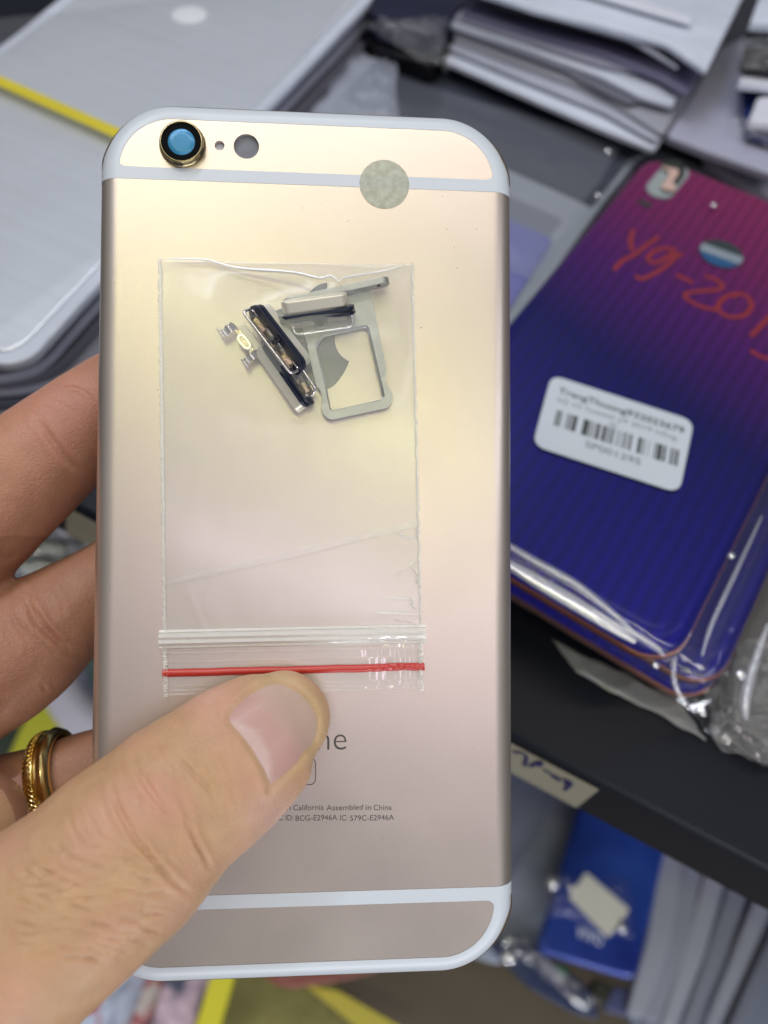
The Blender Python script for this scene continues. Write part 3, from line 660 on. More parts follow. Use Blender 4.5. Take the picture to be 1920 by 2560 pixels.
def printed(base, seed):
    m = mat('printed_packet', base, .35, bump=.6, bscale=60, bdist=.005); N, L = nt(m); b = N['Principled BSDF']
    t = N.new('ShaderNodeTexCoord'); mp = N.new('ShaderNodeMapping'); mp.inputs['Location'].default_value = (seed*3.1, seed*1.7, 0); L.new(t.outputs['Object'], mp.inputs[0])
    n = N.new('ShaderNodeTexNoise'); n.inputs['Scale'].default_value = 38; n.inputs['Detail'].default_value = 2; n.inputs['Distortion'].default_value = 1.2; L.new(mp.outputs[0], n.inputs['Vector'])
    c = N.new('ShaderNodeValToRGB'); c.color_ramp.interpolation = 'EASE'; L.new(n.outputs[0], c.inputs[0]); e = c.color_ramp.elements
    e[0].position = .28; e[0].color = (.04, .05, .10, 1); e[1].position = .74; e[1].color = (.75, .72, .78, 1)
    for p, q in ((.40, base), (.50, tuple(min(1, v*1.5) for v in base)), (.58, (.45, .10, .10)), (.64, (.62, .55, .50))):
        k = e.new(p); k.color = (*q, 1)
    L.new(c.outputs[0], b.inputs['Base Color']); return m
for i, (P, cc, lab) in enumerate([
   ([(200, 2480), (300, 2400), (440, 2420), (400, 2620), (180, 2640)], (.36, .40, .50), 'pale blue packet at the bottom left beside the wrist'),
   ([(380, 2410), (430, 2400), (360, 2620), (300, 2620)], (.04, .045, .07), 'dark folded strip across the pale packets at the bottom'),
   ([(420, 2410), (540, 2420), (470, 2600), (360, 2620)], (.52, .38, .44), 'pinkish packet beside the bright yellow strap')]):
    low('coloured_packet', P, .03+.008*i, .006, printed(cc, i), lab, 'packet', r=.004, group='small packets at the bottom')
# things between the fingers
low('foil_bag', [(-100, 1240), (60, 1220), (260, 1330), (260, 1420), (60, 1520), (-100, 1500)], .02, .006, mat('silver_bag', (.36, .40, .50), .3, noise=.4, nscale=30), 'silver grey bag seen between index and middle finger', 'bag')
mb = MB()
for k in range(38):  # made-up glossy domes standing in for blurred bright highlights
    px, py = 30+(k % 8)*32+random.uniform(-9, 9), 1240+(k//8)*42+random.uniform(-8, 8)
    c = U(px, py, ZL+.024); V, Fc = lathe_vf([(.0085*math.cos(a), .006*math.sin(a)) for a in [math.pi/2*j/6 for j in range(7)]], 16, c); mb.add(V, Fc)
tag(mk('bright_spot_domes', mb.V, mb.F, film_mat('bright_spot_film', .25, rough=.12, gloss=6)), 'added glossy domes giving bright highlight spots between index and middle finger', 'glint domes')
V, Fc = tube_vf(catmull([U(x, y, ZL+.05) for x, y in ((120, 1640), (150, 1720), (200, 1790), (290, 1850))], 8), .011, 12, flat=.5)
tag(mk('white_cable', V, Fc, mat('white_plastic', (.62, .60, .68), .35)), 'thick white curved cable between middle and ring finger', 'cable')
low('teal_sheet', [(180, 1600), (300, 1560), (300, 1760), (230, 1720)], .02, .004, mat('teal_sheet', (.12, .20, .18), .5, noise=.3), 'grey green sheet beside the white cable', 'sheet')
low('grey_bag', [(150, 1640), (330, 1640), (330, 1860), (170, 1800)], .012, .004, mat('violet_grey', (.26, .26, .34), .4), 'violet grey bag under the white cable', 'bag')
low('yellow_card', [(20, 1890), (60, 1800), (150, 1700), (210, 1800), (120, 1900), (60, 1960)], .045, .004, mat('yellow_card', (.50, .50, .01), .5), 'yellow card behind the gold ring', 'card', r=.002)
low('dark_mat', [(-500, 1200), (300, 1500), (300, 2000), (-500, 2000)], .002, .002, mat('dark_green_mat', (.03, .045, .03), .7, noise=.4), 'dark green mat on the bench behind the fingers', 'mat')

# ------------------------------------------------------------------ the gold phone housing
pa = R3 @ Vector((.9975, -.006, -.071)).normalized()
pnn = R3 @ Vector((.071, .034, .997)).normalized()
pa = (pa-pnn*pa.dot(pnn)).normalized(); pb = pnn.cross(pa)
PW, PH, PR, PE = .0664, .1383, .0118, .0034
ptl = C2W(Vector((-.0456, .0655, -.1196)))
PM = Matrix((pa, pb, pnn)).transposed().to_4x4(); PM.translation = ptl+pa*.0671/2-pb*PH/2+pnn*PE
PMi = PM.inverted()
def pl(px, py, z=0):                         # photo pixel -> point of the housing's local plane z
    d = PMi.to_3x3() @ (R3 @ ray(px, py)); o = PMi @ Vector((0, 0, H))
    return o+d*((z-o.z)/d.z)
R_ph = empty('phone_housing', PM, 'pink gold metal phone back housing with white antenna bands, held upright in the hand', 'phone housing')
def anod():
    m = bpy.data.materials.new('rose_gold_anodised'); N, L = nt(m); b = N['Principled BSDF']
    b.inputs['Base Color'].default_value = (.69, .605, .53, 1); b.inputs['Metallic'].default_value = .82; b.inputs['Roughness'].default_value = .34
    t = N.new('ShaderNodeTexCoord'); n = N.new('ShaderNodeTexNoise'); n.inputs['Scale'].default_value = 5200; n.inputs['Detail'].default_value = 2
    L.new(t.outputs['Object'], n.inputs['Vector']); bp = N.new('ShaderNodeBump'); bp.inputs['Strength'].default_value = .16; bp.inputs['Distance'].default_value = .00012
    L.new(n.outputs[0], bp.inputs['Height']); L.new(bp.outputs[0], b.inputs['Normal'])
    n3 = N.new('ShaderNodeTexNoise'); n3.inputs['Scale'].default_value = 60; n3.inputs['Detail'].default_value = 6; L.new(t.outputs['Object'], n3.inputs['Vector'])
    q3 = N.new('ShaderNodeMapRange'); q3.inputs[3].default_value = .29; q3.inputs[4].default_value = .41; L.new(n3.outputs[0], q3.inputs[0]); L.new(q3.outputs[0], b.inputs['Roughness'])
    return m
M_gold = anod()
M_band = mat('antenna_plastic', (.62, .67, .72), .38, noise=.02, nscale=100)
rings = [rrect(PW, PH, PR, 16, PE+.0016), rrect(PW, PH, PR, 16, PE+.0004)]
for k in range(13):
    a = math.radians(90*k/12); rings.append([v+Vector((0, 0, -PE*(1-math.cos(a)))) for v in rrect(PW, PH, PR, 16, PE*(1-math.sin(a)))])
for k in range(1, 11):
    a = math.radians(90*k/10); rings.append([v+Vector((0, 0, -PE-.0003-PE*math.sin(a))) for v in rrect(PW, PH, PR, 16, PE*.9*(1-math.cos(a)))])
V, Fc = loft(rings)
body = mk('metal_shell', V, Fc, M_gold, R_ph, local=True)
# the three holes are cut through the face
mic, fla, cen = pl(549, 364), pl(616, 366), pl(457, 364)
mbc = MB()
for c, r in ((mic, .00078), (fla, .0020), (cen, .0028)):
    V, Fc = lathe_vf([(r, .002), (r, -.0011)], 48, Vector((c.x, c.y, 0))); mbc.add(V, Fc)
cut = mk('cutter', mbc.V, mbc.F, M_gold, R_ph, local=True, smooth=False)
bo = body.modifiers.new('b', 'BOOLEAN'); bo.operation = 'DIFFERENCE'; bo.object = cut; bo.solver = 'EXACT'
dg = bpy.context.evaluated_depsgraph_get(); dg.update()
me = bpy.data.meshes.new_from_object(body.evaluated_get(dg)); body.modifiers.clear(); body.data = me
bpy.data.objects.remove(cut)
bm = bmesh.new(); bm.from_mesh(me)
for ed in bm.edges: ed.smooth = not (len(ed.link_faces) == 2 and ed.calc_face_angle(0) > .6)
for f in bm.faces: f.smooth = True
bm.to_mesh(me); bm.free()
def disc(name, c, r, z, m, parent, th=.0003):
    V, Fc = lathe_vf([(0, z), (r, z), (r, z-th)], 48, Vector((c.x, c.y, 0))); return mk(name, V, Fc, m, parent, local=True)
disc('flash_hole', fla, .00198, -.0007, mat('frosted_grey', (.17, .18, .21), .5, noise=.1, nscale=900), R_ph)
disc('microphone_hole', mic, .00076, -.0008, mat('bright_inside', (.62, .64, .70), .5), R_ph)
# camera ring and glass
V, Fc = lathe_vf([(.0030, .0010), (.00305, .00126), (.00311, .00136), (.00325, .00136), (.00334, .00128), (.0034, .0011), (.0034, .0005), (.0036, .0003), (.00364, -.0001)], 72, Vector((cen.x, cen.y, 0)))
ringo = mk('camera_ring', V, Fc, mat('dark_gold_ring', (.36, .30, .17), .26, metal=1), R_ph, local=True)
for a0 in (-98, -22):
    Pn = [Vector((cen.x+.00342*math.cos(math.radians(a0+k*3)), cen.y+.00342*math.sin(math.radians(a0+k*3)), .0008)) for k in range(-4 if a0 < -50 else -3, 5 if a0 < -50 else 4)]
    V, Fc = tube_vf(Pn, .00022, 6, up=Vector((0, 0, 1)), flat=1.3); mk('notch', V, Fc, mat('notch_black', (.012, .01, .008), .5), ringo, local=True)
V, Fc = lathe_vf([(0, .0011), (.00305, .0011), (.00308, .0008)], 60, Vector((cen.x, cen.y, 0)))
bez = mk('camera_bezel', V, Fc, mat('bezel_black', (.002, .002, .0025), .7, spec=.08), R_ph, local=True)
V, Fc = lathe_vf([(0, .00118), (.0012, .00118), (.0020, .00117), (.0021, .0011)], 48, Vector((cen.x, cen.y, 0)))
mk('lens', V, Fc, mat('blue_lens', (.025, .20, .38), .3, metal=.2, coat=.15, noise=.25, nscale=500), bez, local=True)
# white antenna bands: a ring round each end and a bar across, lying on the curved shell
def xout(y):
    k = abs(y)-(PH/2-PR)
    return PW/2-(PR-math.sqrt(PR*PR-k*k) if k > 0 else 0)
def edgept(P0, nrm, d, lift=.00004):
    """point of the shell at inset d from outline point P0 (outward normal nrm); d<0 wraps below the side's widest line"""
    if d >= PE: return Vector((P0.x-nrm.x*d, P0.y-nrm.y*d, lift))
    a = math.acos(max(-1, min(1, (PE-d)/PE))) if d >= 0 else 0
    # a = angle from the side (0) to the face (90)
    if d < 0: return Vector((P0.x+nrm.x*lift, P0.y+nrm.y*lift, -PE+d))
    r = PE+lift
    return Vector((P0.x-nrm.x*(PE-r*math.cos(a)), P0.y-nrm.y*(PE-r*math.cos(a)), -PE+r*math.sin(a)))
M_edgedark = mat('edge_reflection_tone', (.27, .18, .12), .35, metal=.7)  # dark reflection along the shell's edge, painted as a brown tube
def band(sgn, ylo, yhi, name):
    mb = MB()
    ds = [-.0008, -.0003]+[PE*(1-math.cos(math.radians(q))) for q in range(4, 91, 8)]
    ds = [d for d in ds]+[PE]
    # crossbar
    rows = []
    for j in range(7):
        y = sgn*(ylo+(yhi-ylo)*j/6); xo = xout(y); row = []
        L_ = [edgept(Vector((-xo, y, 0)), Vector((-1, 0, 0)), d) for d in ds]
        R_ = [edgept(Vector((xo, y, 0)), Vector((1, 0, 0)), d) for d in reversed(ds)]
        rows.append(L_+R_)
    n = len(rows[0]); V = [v for r in rows for v in r]
    mb.add(V, [(j*n+i, j*n+i+1, (j+1)*n+i+1, (j+1)*n+i) for j in range(6) for i in range(n-1)])
    # loop along the end, above the bar
    pts = []
    x0, y1 = PW/2, PH/2
    ys = yhi
    cx, cy = x0-PR, y1-PR
    a_start = math.asin(max(0, (ys-cy))/PR) if ys > cy else 0
    for k in range(33):
        a = a_start+(math.pi/2-a_start)*k/32; pts.append((Vector((cx+PR*math.cos(a), cy+PR*math.sin(a), 0)), Vector((math.cos(a), math.sin(a), 0))))
    full = [(Vector((p.x, p.y*sgn, 0)), Vector((q.x, q.y*sgn, 0))) for p, q in pts]
    full += [(Vector((-p.x, p.y, 0)), Vector((-q.x, q.y, 0))) for p, q in reversed(full)]
    rows = []
    din = .00345
    for i, (p, q) in enumerate(full):
        s = min(i, len(full)-1-i)/8
        dout = .00085+(-.0011-.00085)*max(0, 1-s)**2
        dl = [dout+(din-dout)*k/9 for k in range(10)]
        rows.append([edgept(p, q, d) for d in dl])
    # keep the foot of the loop flush with the bar's edge
    n = 10; V = [v for r in rows for v in r]
    for i in (0, len(rows)-1):
        for k in range(n): V[i*n+k].y = sgn*yhi
    mb.add(V, [(j*n+i, j*n+i+1, (j+1)*n+i+1, (j+1)*n+i) for j in range(len(rows)-1) for i in range(n-1)])
    # small fillets in the corners between loop and bar
    fr = .0012
    for sx in (-1, 1):
        c0 = Vector((sx*(xout(ys)-din+.00002), sgn*yhi, .00004))
        cc = c0+Vector((-sx*fr, sgn*fr, 0))
        arc = [cc+Vector((sx*fr*math.cos(a), -sgn*fr*math.sin(a), 0)) for a in [math.pi/2*k/6 for k in range(7)]]
        mb.add([c0]+arc, [(0, k+1, k+2) for k in range(6)])
    o = mk(name, mb.V, mb.F, M_band, R_ph, local=True)
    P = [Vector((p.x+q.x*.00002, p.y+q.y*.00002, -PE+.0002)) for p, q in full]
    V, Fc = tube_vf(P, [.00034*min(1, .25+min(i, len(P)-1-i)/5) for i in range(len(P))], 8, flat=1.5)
    mk('edge_dark_reflection', V, Fc, M_edgedark, R_ph, local=True)
    return o
yb0, yb1 = pl(750, 462).y, pl(750, 432).y
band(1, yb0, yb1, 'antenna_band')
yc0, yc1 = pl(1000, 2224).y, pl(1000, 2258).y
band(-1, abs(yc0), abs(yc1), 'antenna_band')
# mirror logo
svg = [(12.152, 6.896), 'c', (-.948, 0, -2.415, -1.078, -3.96, -1.04), (-2.04, .027, -3.91, 1.183, -4.961, 3.014), (-2.117, 3.675, -.546, 9.103, 1.519, 12.09), (1.013, 1.454, 2.208, 3.09, 3.792, 3.039), (1.52, -.065, 2.09, -.987, 3.935, -.987), (1.831, 0, 2.35, .987, 3.96, .948), (1.637, -.026, 2.676, -1.48, 3.676, -2.948), (1.156, -1.688, 1.636, -3.325, 1.662, -3.415), (-.039, -.013, -3.182, -1.221, -3.22, -4.857), (-.026, -3.04, 2.48, -4.494, 2.597, -4.559), (-1.429, -2.09, -3.623, -2.324, -4.39, -2.376), (-2, -.156, -3.675, 1.09, -4.61, 1.09)]
leaf = [(15.53, 3.83), 'c', (.843, -1.012, 1.4, -2.427, 1.245, -3.83), (-1.207, .052, -2.662, .805, -3.532, 1.818), (-.78, .896, -1.454, 2.338, -1.273, 3.714), (1.338, .104, 2.715, -.688, 3.559, -1.701)]
def svgpoly(S):
    x, y = S[0]; out = []
    for a in S[2:]:
        p0 = (x, y); p1 = (x+a[0], y+a[1]); p2 = (x+a[2], y+a[3]); p3 = (x+a[4], y+a[5])
        for k in range(10):
            t = k/10; out.append(tuple(p0[i]*(1-t)**3+3*p1[i]*t*(1-t)**2+3*p2[i]*t*t*(1-t)+p3[i]*t**3 for i in (0, 1)))
        x, y = p3
    return out
lc = pl(763, 962); ks_ = .0128/18.0
mb = MB()
for S in (svg, leaf):
    P = [Vector((lc.x+(x-12.05)*ks_, lc.y-(y-23.05)*ks_, .00003)) for x, y in svgpoly(S)]
    tri = tessellate_polygon([P]); mb.add(P, [tuple(t) for t in tri])
mk('mirror_logo', mb.V, mb.F, mat('grey_mirror', (.115, .12, .13), .5, metal=.4), R_ph, local=True, smooth=False)
# printed lettering
M_print = mat('grey_print', (.085, .075, .07), .5)
X1, Y1 = Vector((1, 0, 0)), Vector((0, 1, 0))
def ptxt(s, pxl, pxr, py, hpx, bold=0):
    a, b = pl(pxl, py), pl(pxr, py); o = Vector((a.x, (a.y+b.y)/2, .00003))
    text('lettering', s, o, X1, Y1, (b-a).length, hpx*.119/F, M_print, R_ph, local=True, bold=bold)
ptxt('iPhone', 642, 866, 1876, 60, -.012)
for w_, x0_, x1_ in (('Designed', 527, 600), ('by', 607, 626), ('Apple', 633, 680), ('in', 712, 727), ('California', 733, 809), ('Assembled', 816, 907), ('in', 914, 928), ('China', 934, 979)):
    ptxt(w_, x0_, x1_, 2025, 13.5)
for w_, x0_, x1_ in (('Model', 527, 574), ('A1688', 580, 632), ('FCC', 671, 708), ('ID:', 714, 733), ('BCG-E2946A', 739, 843), ('IC:', 850, 869), ('579C-E2946A', 875, 985)):
    ptxt(w_, x0_, x1_, 2051, 13.5)
c = pl(756, 1929); q_ = .0021
P = [Vector((c.x, c.y, .00003))+v for v in rrect(.0042, .0042, .0009, 8)]
Pi = [Vector((c.x, c.y, .00003))+v for v in rrect(.0042, .0042, .0009, 8, .00014)]
n = len(P); mk('lettering', P+Pi, [(i, (i+1) % n, (i+1) % n+n, i+n) for i in range(n)], M_print, R_ph, local=True, smooth=False)
text('lettering', 'S', Vector((c.x-.0008, c.y-.0011, .00003)), X1, Y1, .0016, .0022, M_print, R_ph, local=True)
mb = MB(); rq = random.Random(9)
for k in range(26):
    px, py = rq.uniform(300, 1230), rq.uniform(480, 2180); c = pl(px, py); r = rq.uniform(.00004, .00011)
    V, Fc = lathe_vf([(0, .00007), (r, .00004), (r, .00001)], 7, Vector((c.x, c.y, 0))); mb.add(V, Fc)
tag(mk('dust_specks', mb.V, mb.F, mat('dust', (.16, .13, .10), .8), R_ph, local=True), kind='stuff')
# round frosted sticker
def sticker_mat():
    m = film_mat('frosted_sticker', .52, (.50, .54, .40), rough=.45, gloss=.6, bump=.5, bscale=2200, bd=.0003)
    N, L = m.node_tree.nodes, m.node_tree.links
    t = N.new('ShaderNodeTexCoord'); n = N.new('ShaderNodeTexNoise'); n.inputs['Scale'].default_value = 900; n.inputs['Detail'].default_value = 6
    L.new(t.outputs['Object'], n.inputs['Vector'])
    c = N.new('ShaderNodeValToRGB'); L.new(n.outputs[0], c.inputs[0]); c.color_ramp.elements[0].position = .3; c.color_ramp.elements[0].color = (.50, .50, .38, 1); c.color_ramp.elements[1].position = .7; c.color_ramp.elements[1].color = (.66, .70, .57, 1)
    L.new(c.outputs[0], [x for x in N if x.type == 'BSDF_DIFFUSE'][0].inputs[0]); return m
c = pl(961, 461)
V, Fc = lathe_vf([(0, .00012), (.0039, .00012), (.00398, .0001), (.0040, .00006)], 72, Vector((c.x, c.y, 0)))
V = [v+Vector((v.x-c.x, v.y-c.y, 0))*(.02*mnoise.noise(Vector((math.atan2(v.y-c.y, v.x-c.x)*6, 0, 3)))) for v in V]
tag(mk('round_sticker', V, Fc, sticker_mat(), R_ph, local=True), 'round frosted greenish sticker across the upper white band')

# ------------------------------------------------------------------ loose parts inside the bag
def lp(x, y, z): return PM @ pl(520+x*.2893, 680+y*.2893, z)           # zoom coordinates -> world on height z over the housing
PN = PM.to_3x3() @ Vector((0, 0, 1))
M_alu = mat('sandblasted_aluminium', (.42, .43, .40), .42, metal=.75, noise=.12, nscale=700, bump=.25, bscale=3000, bdist=.0001)
M_cap = mat('pale_gold_cap', (.70, .66, .54), .36, metal=.45, bump=.15, bscale=3000, bdist=.0001)
M_rubber = mat('blue_black_rubber', (.008, .012, .032), .38, bump=.3, bscale=2500, bdist=.0002, noise=.4, nscale=900)
M_steel = mat('polished_steel', (.82, .80, .80), .22, metal=.9)
M_steel2 = mat('stamped_steel', (.66, .58, .50), .22, metal=1, bump=.3, bscale=1500, bdist=.0003)
# SIM tray
zT = .0018
R_tray = empty('sim_tray', lp(1200, 700, 0), 'flat silver card tray with open window, largest part in the bag', 'card tray')
outer = [(800, 430), (1215, 205), (1400, 150), (1545, 850), (1530, 905), (1545, 985), (1590, 1030), (1600, 1100), (1562, 1172), (1060, 1280), (1000, 1240), (975, 1155), (990, 1095), (972, 1020), (935, 985), (905, 850), (860, 640)]
outer[0] = (808, 440); outer.insert(1, (800, 290))
inner = [(925, 640), (945, 590), (995, 530), (1368, 455), (1393, 482), (1530, 1075), (1508, 1110), (1075, 1205), (1052, 1190), (1000, 950)]
ro = roundpoly([lp(x, y, zT) for x, y in outer], [.0003, .0003, .0003, .0003, .0006, .0006, .0008, .0008, .0016, .0022, .0022, .0012, .0006, .0006, .0006, .0006, .0006, .0004], 6)
ri = roundpoly([lp(x, y, zT) for x, y in inner], .0005, 5)
def holed(name, ro, ri, down, m, parent, bev=0):
    V = ro+ri; tri = tessellate_polygon([ro, ri]); n = len(V); no = len(ro)
    V2 = V+[p+down for p in V]; Fc = [tuple(t) for t in tri]+[tuple(i+n for i in reversed(t)) for t in tri]
    for a, b in ((0, no), (no, n)):
        for i in range(a, b):
            j = i+1 if i+1 < b else a; Fc.append((i, j, j+n, i+n))
    o = mk(name, V2, Fc, m, parent)
    return o
holed('tray_frame', ro, ri, -PN*.0009, M_alu, R_tray)
# inner ledge, a little lower
ri2 = [p-PN*.0007+(sum(ri, Vector())/len(ri)-p).normalized()*.00035 for p in ri]
rim = [p-PN*.0005-(sum(ri, Vector())/len(ri)-p).normalized()*.0001 for p in ri]
holed('ledge', rim, ri2, -PN*.0002, M_alu, bpy.data.objects['tray_frame'])
a_, b_ = lp(722, 262, .0026), lp(1492, 92, .0026); ax = (b_-a_).normalized(); sd = ax.cross(PN).normalized()
# standing capsule face plate of the tray
P = [Vector(p) for p in stadium(Vector((0, 0, 0)), Vector(((b_-a_).length, 0, 0)), .00135, 10)]
mkP = [a_+ax*p.x+PN*p.y*.95-sd*.0005 for p in P]
o = prism('face_plate', mkP, sd*.00105, M_alu, R_tray, .00012)
c = lp(1476, 118, .0032); V, Fc = lathe_vf([(.00030, .0001), (.00030, -.0001)], 16); Mx = Matrix((ax, PN, -sd)).transposed()
mk('pin_hole', [c+Mx @ v for v in V], Fc, mat('hole_black', (.05, .05, .045), .5), R_tray)

def button(name, p0, p1, side, z, cap_w, label, lean=0, caplen=1.0, group='side buttons in the bag', loop=(.0, 1.0), loopw=.0024, gofs=0):
    """p0-p1: ends of the gasket in zoom coordinates; side +1/-1 = which side the cap is on"""
    A, B = lp(*p0, z), lp(*p1, z); u = (B-A).normalized(); L = (B-A).length; v = PN.cross(u).normalized()*side
    w = PN
    # lean the part so that its inner side shows
    rot = Matrix.Rotation(lean*side, 3, u); v = rot @ v; w = rot @ w
    C = (A+B)/2; R = empty(name, C-PN*z, label, 'side button', group)
    def pr(prof_len, prof_h, v0, v1, m, nm, parent, bev=.0001, uo=0):
        P = stadium(Vector((-(prof_len/2-prof_h/2), 0, 0)), Vector((prof_len/2-prof_h/2, 0, 0)), prof_h/2, 10)
        top = [C+u*(p.x+uo)+w*p.y+v*v1 for p in P]
        return prism(nm, top, -v*(v1-v0), m, parent, bev)
    pr(L*caplen, .0024, .00035, .00035+cap_w, M_cap, 'button_cap', R, .0002)
    # rubber gasket: two lips with a groove
    mb = MB()
    for (dl, hh, v0, v1) in ((0, .0034, -.00020, .00030), (-.0004, .0026, -.00045, -.0002), (.0003, .0037, -.00085, -.00045)):
        P = stadium(Vector((-(L+dl)/2+hh/2, 0, 0)), Vector(((L+dl)/2-hh/2, 0, 0)), hh/2, 10)
        top = [C+u*p.x*(1+.01*math.sin(p.x*2500))+w*(p.y+.00012*math.sin(p.x*1800+v0*9e3))+v*v1 for p in P]
        V, Fc = prism_vf(top, -v*(v1-v0)); mb.add(V, Fc)
    g = mk('rubber_gasket', mb.V, mb.F, M_rubber, R); bevel(g, .00012, 2)
    # wire loop
    l0, l1 = (-.5+loop[0])*L, (-.5+loop[1])*L; vw0, vw1 = -.0007, -.0007-loopw; h = .0008
    P = [C+u*a+v*b+w*hh for a, b, hh in ((l0, vw0, h*.4), (l0, vw1, h), (l1, vw1, h), (l1, vw0, h*.4))]
    P = roundpoly(P, .0009, 6); V, Fc = tube_vf(P, .00022, 10, closed=True, up=w); mk('wire_loop', V, Fc, M_steel, R)
    # stamped plates and pins behind the gasket
    mb = MB()
    for f0, f1, vv0, vv1, hh in ((.12, .46, -.0021, -.0008, .0002), (.14, .34, -.0015, -.0008, .0007), (.50, .58, -.0019, -.0008, .0006), (.62, .90, -.0019, -.0008, .0001), (.70, .86, -.0014, -.0008, .0008)):
        q = [C+u*((f-.5)*L)+v*b+w*hh for f, b in ((f0, vv0), (f1, vv0*.92), (f1-.02, vv1), (f0+.02, vv1))]
        V, Fc = prism_vf(roundpoly(q, .0002, 2), -w*.0009); mb.add(V, Fc)
    o = mk('clip', mb.V, mb.F, M_steel2, R); bevel(o, .00008, 2)
    c = C+u*(.03*L)-v*.0015+w*.0011; V, Fc = lathe_vf([(0, .0001), (.0002, .0001), (.0002, .0004), (.0005, .0004), (.0005, -.0006)], 20); Mx = Matrix((u, v*side, w)).transposed()
    mk('rivet', [c+Mx @ q for q in V], Fc, mat('rivet_dark', (.06, .06, .07), .2, metal=.6), R)
    return R
button('side_button', (604, 392), (1262, 298), 1, .0040, .0019, 'side button lying across the top of the card tray, cap upwards', lean=.50, caplen=.86, loop=(.17, .95), loopw=.0021)
button('side_button', (398, 300), (822, 850), 1, .0042, .0016, 'middle side button with its wire loop facing lower left', lean=-.55, caplen=.92, loop=(.02, .98), loopw=.0022)
button('side_button', (488, 612), (868, 1158), -1, .0022, .0016, 'lowest side button, half under the middle one, cap to the lower left', lean=-.40, caplen=1.0, loop=(.40, .92), loopw=.0021)
# mute switch
R_m = empty('mute_switch', lp(330, 560, 0), 'small steel mute switch with two zigzag legs at the left of the parts', 'switch')
P = [lp(x, y, .0020) for x, y in ((240, 470), (315, 448), (486, 662), (414, 706))]
prism('switch_block', roundpoly(P, .0002, 2), -PN*.0016, M_cap, R_m, .0001)
P = [lp(x, y, .0024) for x, y in ((205, 470), (250, 462), (432, 700), (372, 718))]
prism('switch_plate', roundpoly(P, .0002, 2), -PN*.0003, M_steel2, R_m, .00006)
a_, b_ = lp(288, 572, .0028), lp(335, 632, .0028); d_ = (b_-a_).normalized(); e_ = PN.cross(d_)
P = [a_+d_*p.x+e_*p.y for p in stadium(Vector((0, 0, 0)), Vector(((b_-a_).length, 0, 0)), .00075, 8)]
kn = prism('slider', P, -PN*.0005, M_steel, R_m, .0001)
P = [a_+d_*p.x+e_*p.y+PN*.0001 for p in stadium(Vector((0, 0, 0)), Vector(((b_-a_).length, 0, 0)), .00035, 8)]
prism('slot', P, -PN*.0002, M_steel2, kn, .00003)
def zigzag(pts, zs_, wpt):
    wv = lp(*wpt[1], .002)-lp(*wpt[0], .002)
    C_ = [lp(x, y, z) for (x, y), z in zip(pts, zs_)]
    V = []; Fc = []; n = len(C_)
    for i, p in enumerate(C_):
        V += [p-wv/2, p+wv/2, p+wv/2-PN*.00025, p-wv/2-PN*.00025]
    for i in range(n-1):
        for k in range(4): Fc.append((i*4+k, i*4+(k+1) % 4, (i+1)*4+(k+1) % 4, (i+1)*4+k))
    Fc += [(0, 1, 2, 3), tuple(range(4*n-1, 4*n-5, -1))]
    return mk('leg', V, Fc, M_steel, R_m, smooth=False)
zigzag([(252, 478), (215, 458), (196, 486), (172, 488), (152, 520), (130, 530), (112, 520)], [.0024, .0027, .0024, .0027, .0022, .0025, .0022], ((0, 0), (42, 56)))
zigzag([(445, 700), (405, 700), (388, 730), (362, 725), (345, 762), (325, 780), (308, 776)], [.0024, .0027, .0024, .0027, .0022, .0025, .0022], ((0, 0), (38, 52)))
for (x, y) in ((108, 524), (318, 788)):
    V, Fc = tube_vf([lp(x-24, y-34, .0024), lp(x+24, y+38, .0024)], .00022, 10); mk('leg_tip', V, Fc, M_steel, R_m)

# ------------------------------------------------------------------ the zip bag
M_bag = film_mat('bag_film', .15, (.80, .82, .74), rough=.24, gloss=.5, bump=.02, bscale=900, bd=.0004)
M_bag2 = film_mat('bag_back_film', .05, (.72, .73, .70), rough=.16, gloss=.6)
M_seam = film_mat('bag_seam', .50, (.97, .97, .90), rough=.25, gloss=.6, bump=.1, bscale=900, bd=.001)
M_rib = film_mat('zip_rib', .50, (.95, .97, .93), rough=.12, gloss=1.2)
M_redzip = film_mat('red_zip', .88, (.58, .025, .015), rough=.3, gloss=.7)
bTL, bTR, bBL, bBR = (400, 652), (1030, 662), (414, 1738), (1056, 1720)
def bagpx(s, t):
    x = (bTL[0]*(1-s)+bTR[0]*s)*(1-t)+(bBL[0]*(1-s)+bBR[0]*s)*t
    y = (bTL[1]*(1-s)+bTR[1]*s)*(1-t)+(bBL[1]*(1-s)+bBR[1]*s)*t
    return x, y
R_bag = empty('zip_bag', PM @ pl(730, 1200), 'small clear zip bag with red stripe, holding loose metal parts on the gold housing', 'zip bag')
NXb, NYb = 300, 480
creasesA = [[(405, 652), (440, 652), (515, 654), (585, 674), (640, 684), (735, 700), (790, 718), (812, 716), (824, 711), (836, 716), (846, 728), (862, 714), (915, 698), (960, 686), (1004, 668)]]
creasesB = [([(930, 1494), (1022, 1494), (1030, 1512), (1040, 1524)], .35), ([(930, 1528), (1000, 1530), (1044, 1534)], .25), ([(985, 1548), (1030, 1556)], .25), ([(990, 1333), (1012, 1340), (1030, 1346), (1042, 1334), (1042, 1316)], .35), ([(1030, 1420), (1044, 1440), (1040, 1460)], .25), ([(990, 1434), (1040, 1402)], .15)]
creasesC = [([(790, 668), (812, 690), (830, 708)], .15), ([(1020, 700), (985, 790), (1010, 880)], .12), ([(470, 1480), (520, 1590)], .06)]
gs = np.linspace(0, 1, NXb); gt = np.linspace(0, .853, NYb); SS, TT = np.meshgrid(gs, gt)
PX = (bTL[0]*(1-SS)+bTR[0]*SS)*(1-TT)+(bBL[0]*(1-SS)+bBR[0]*SS)*TT
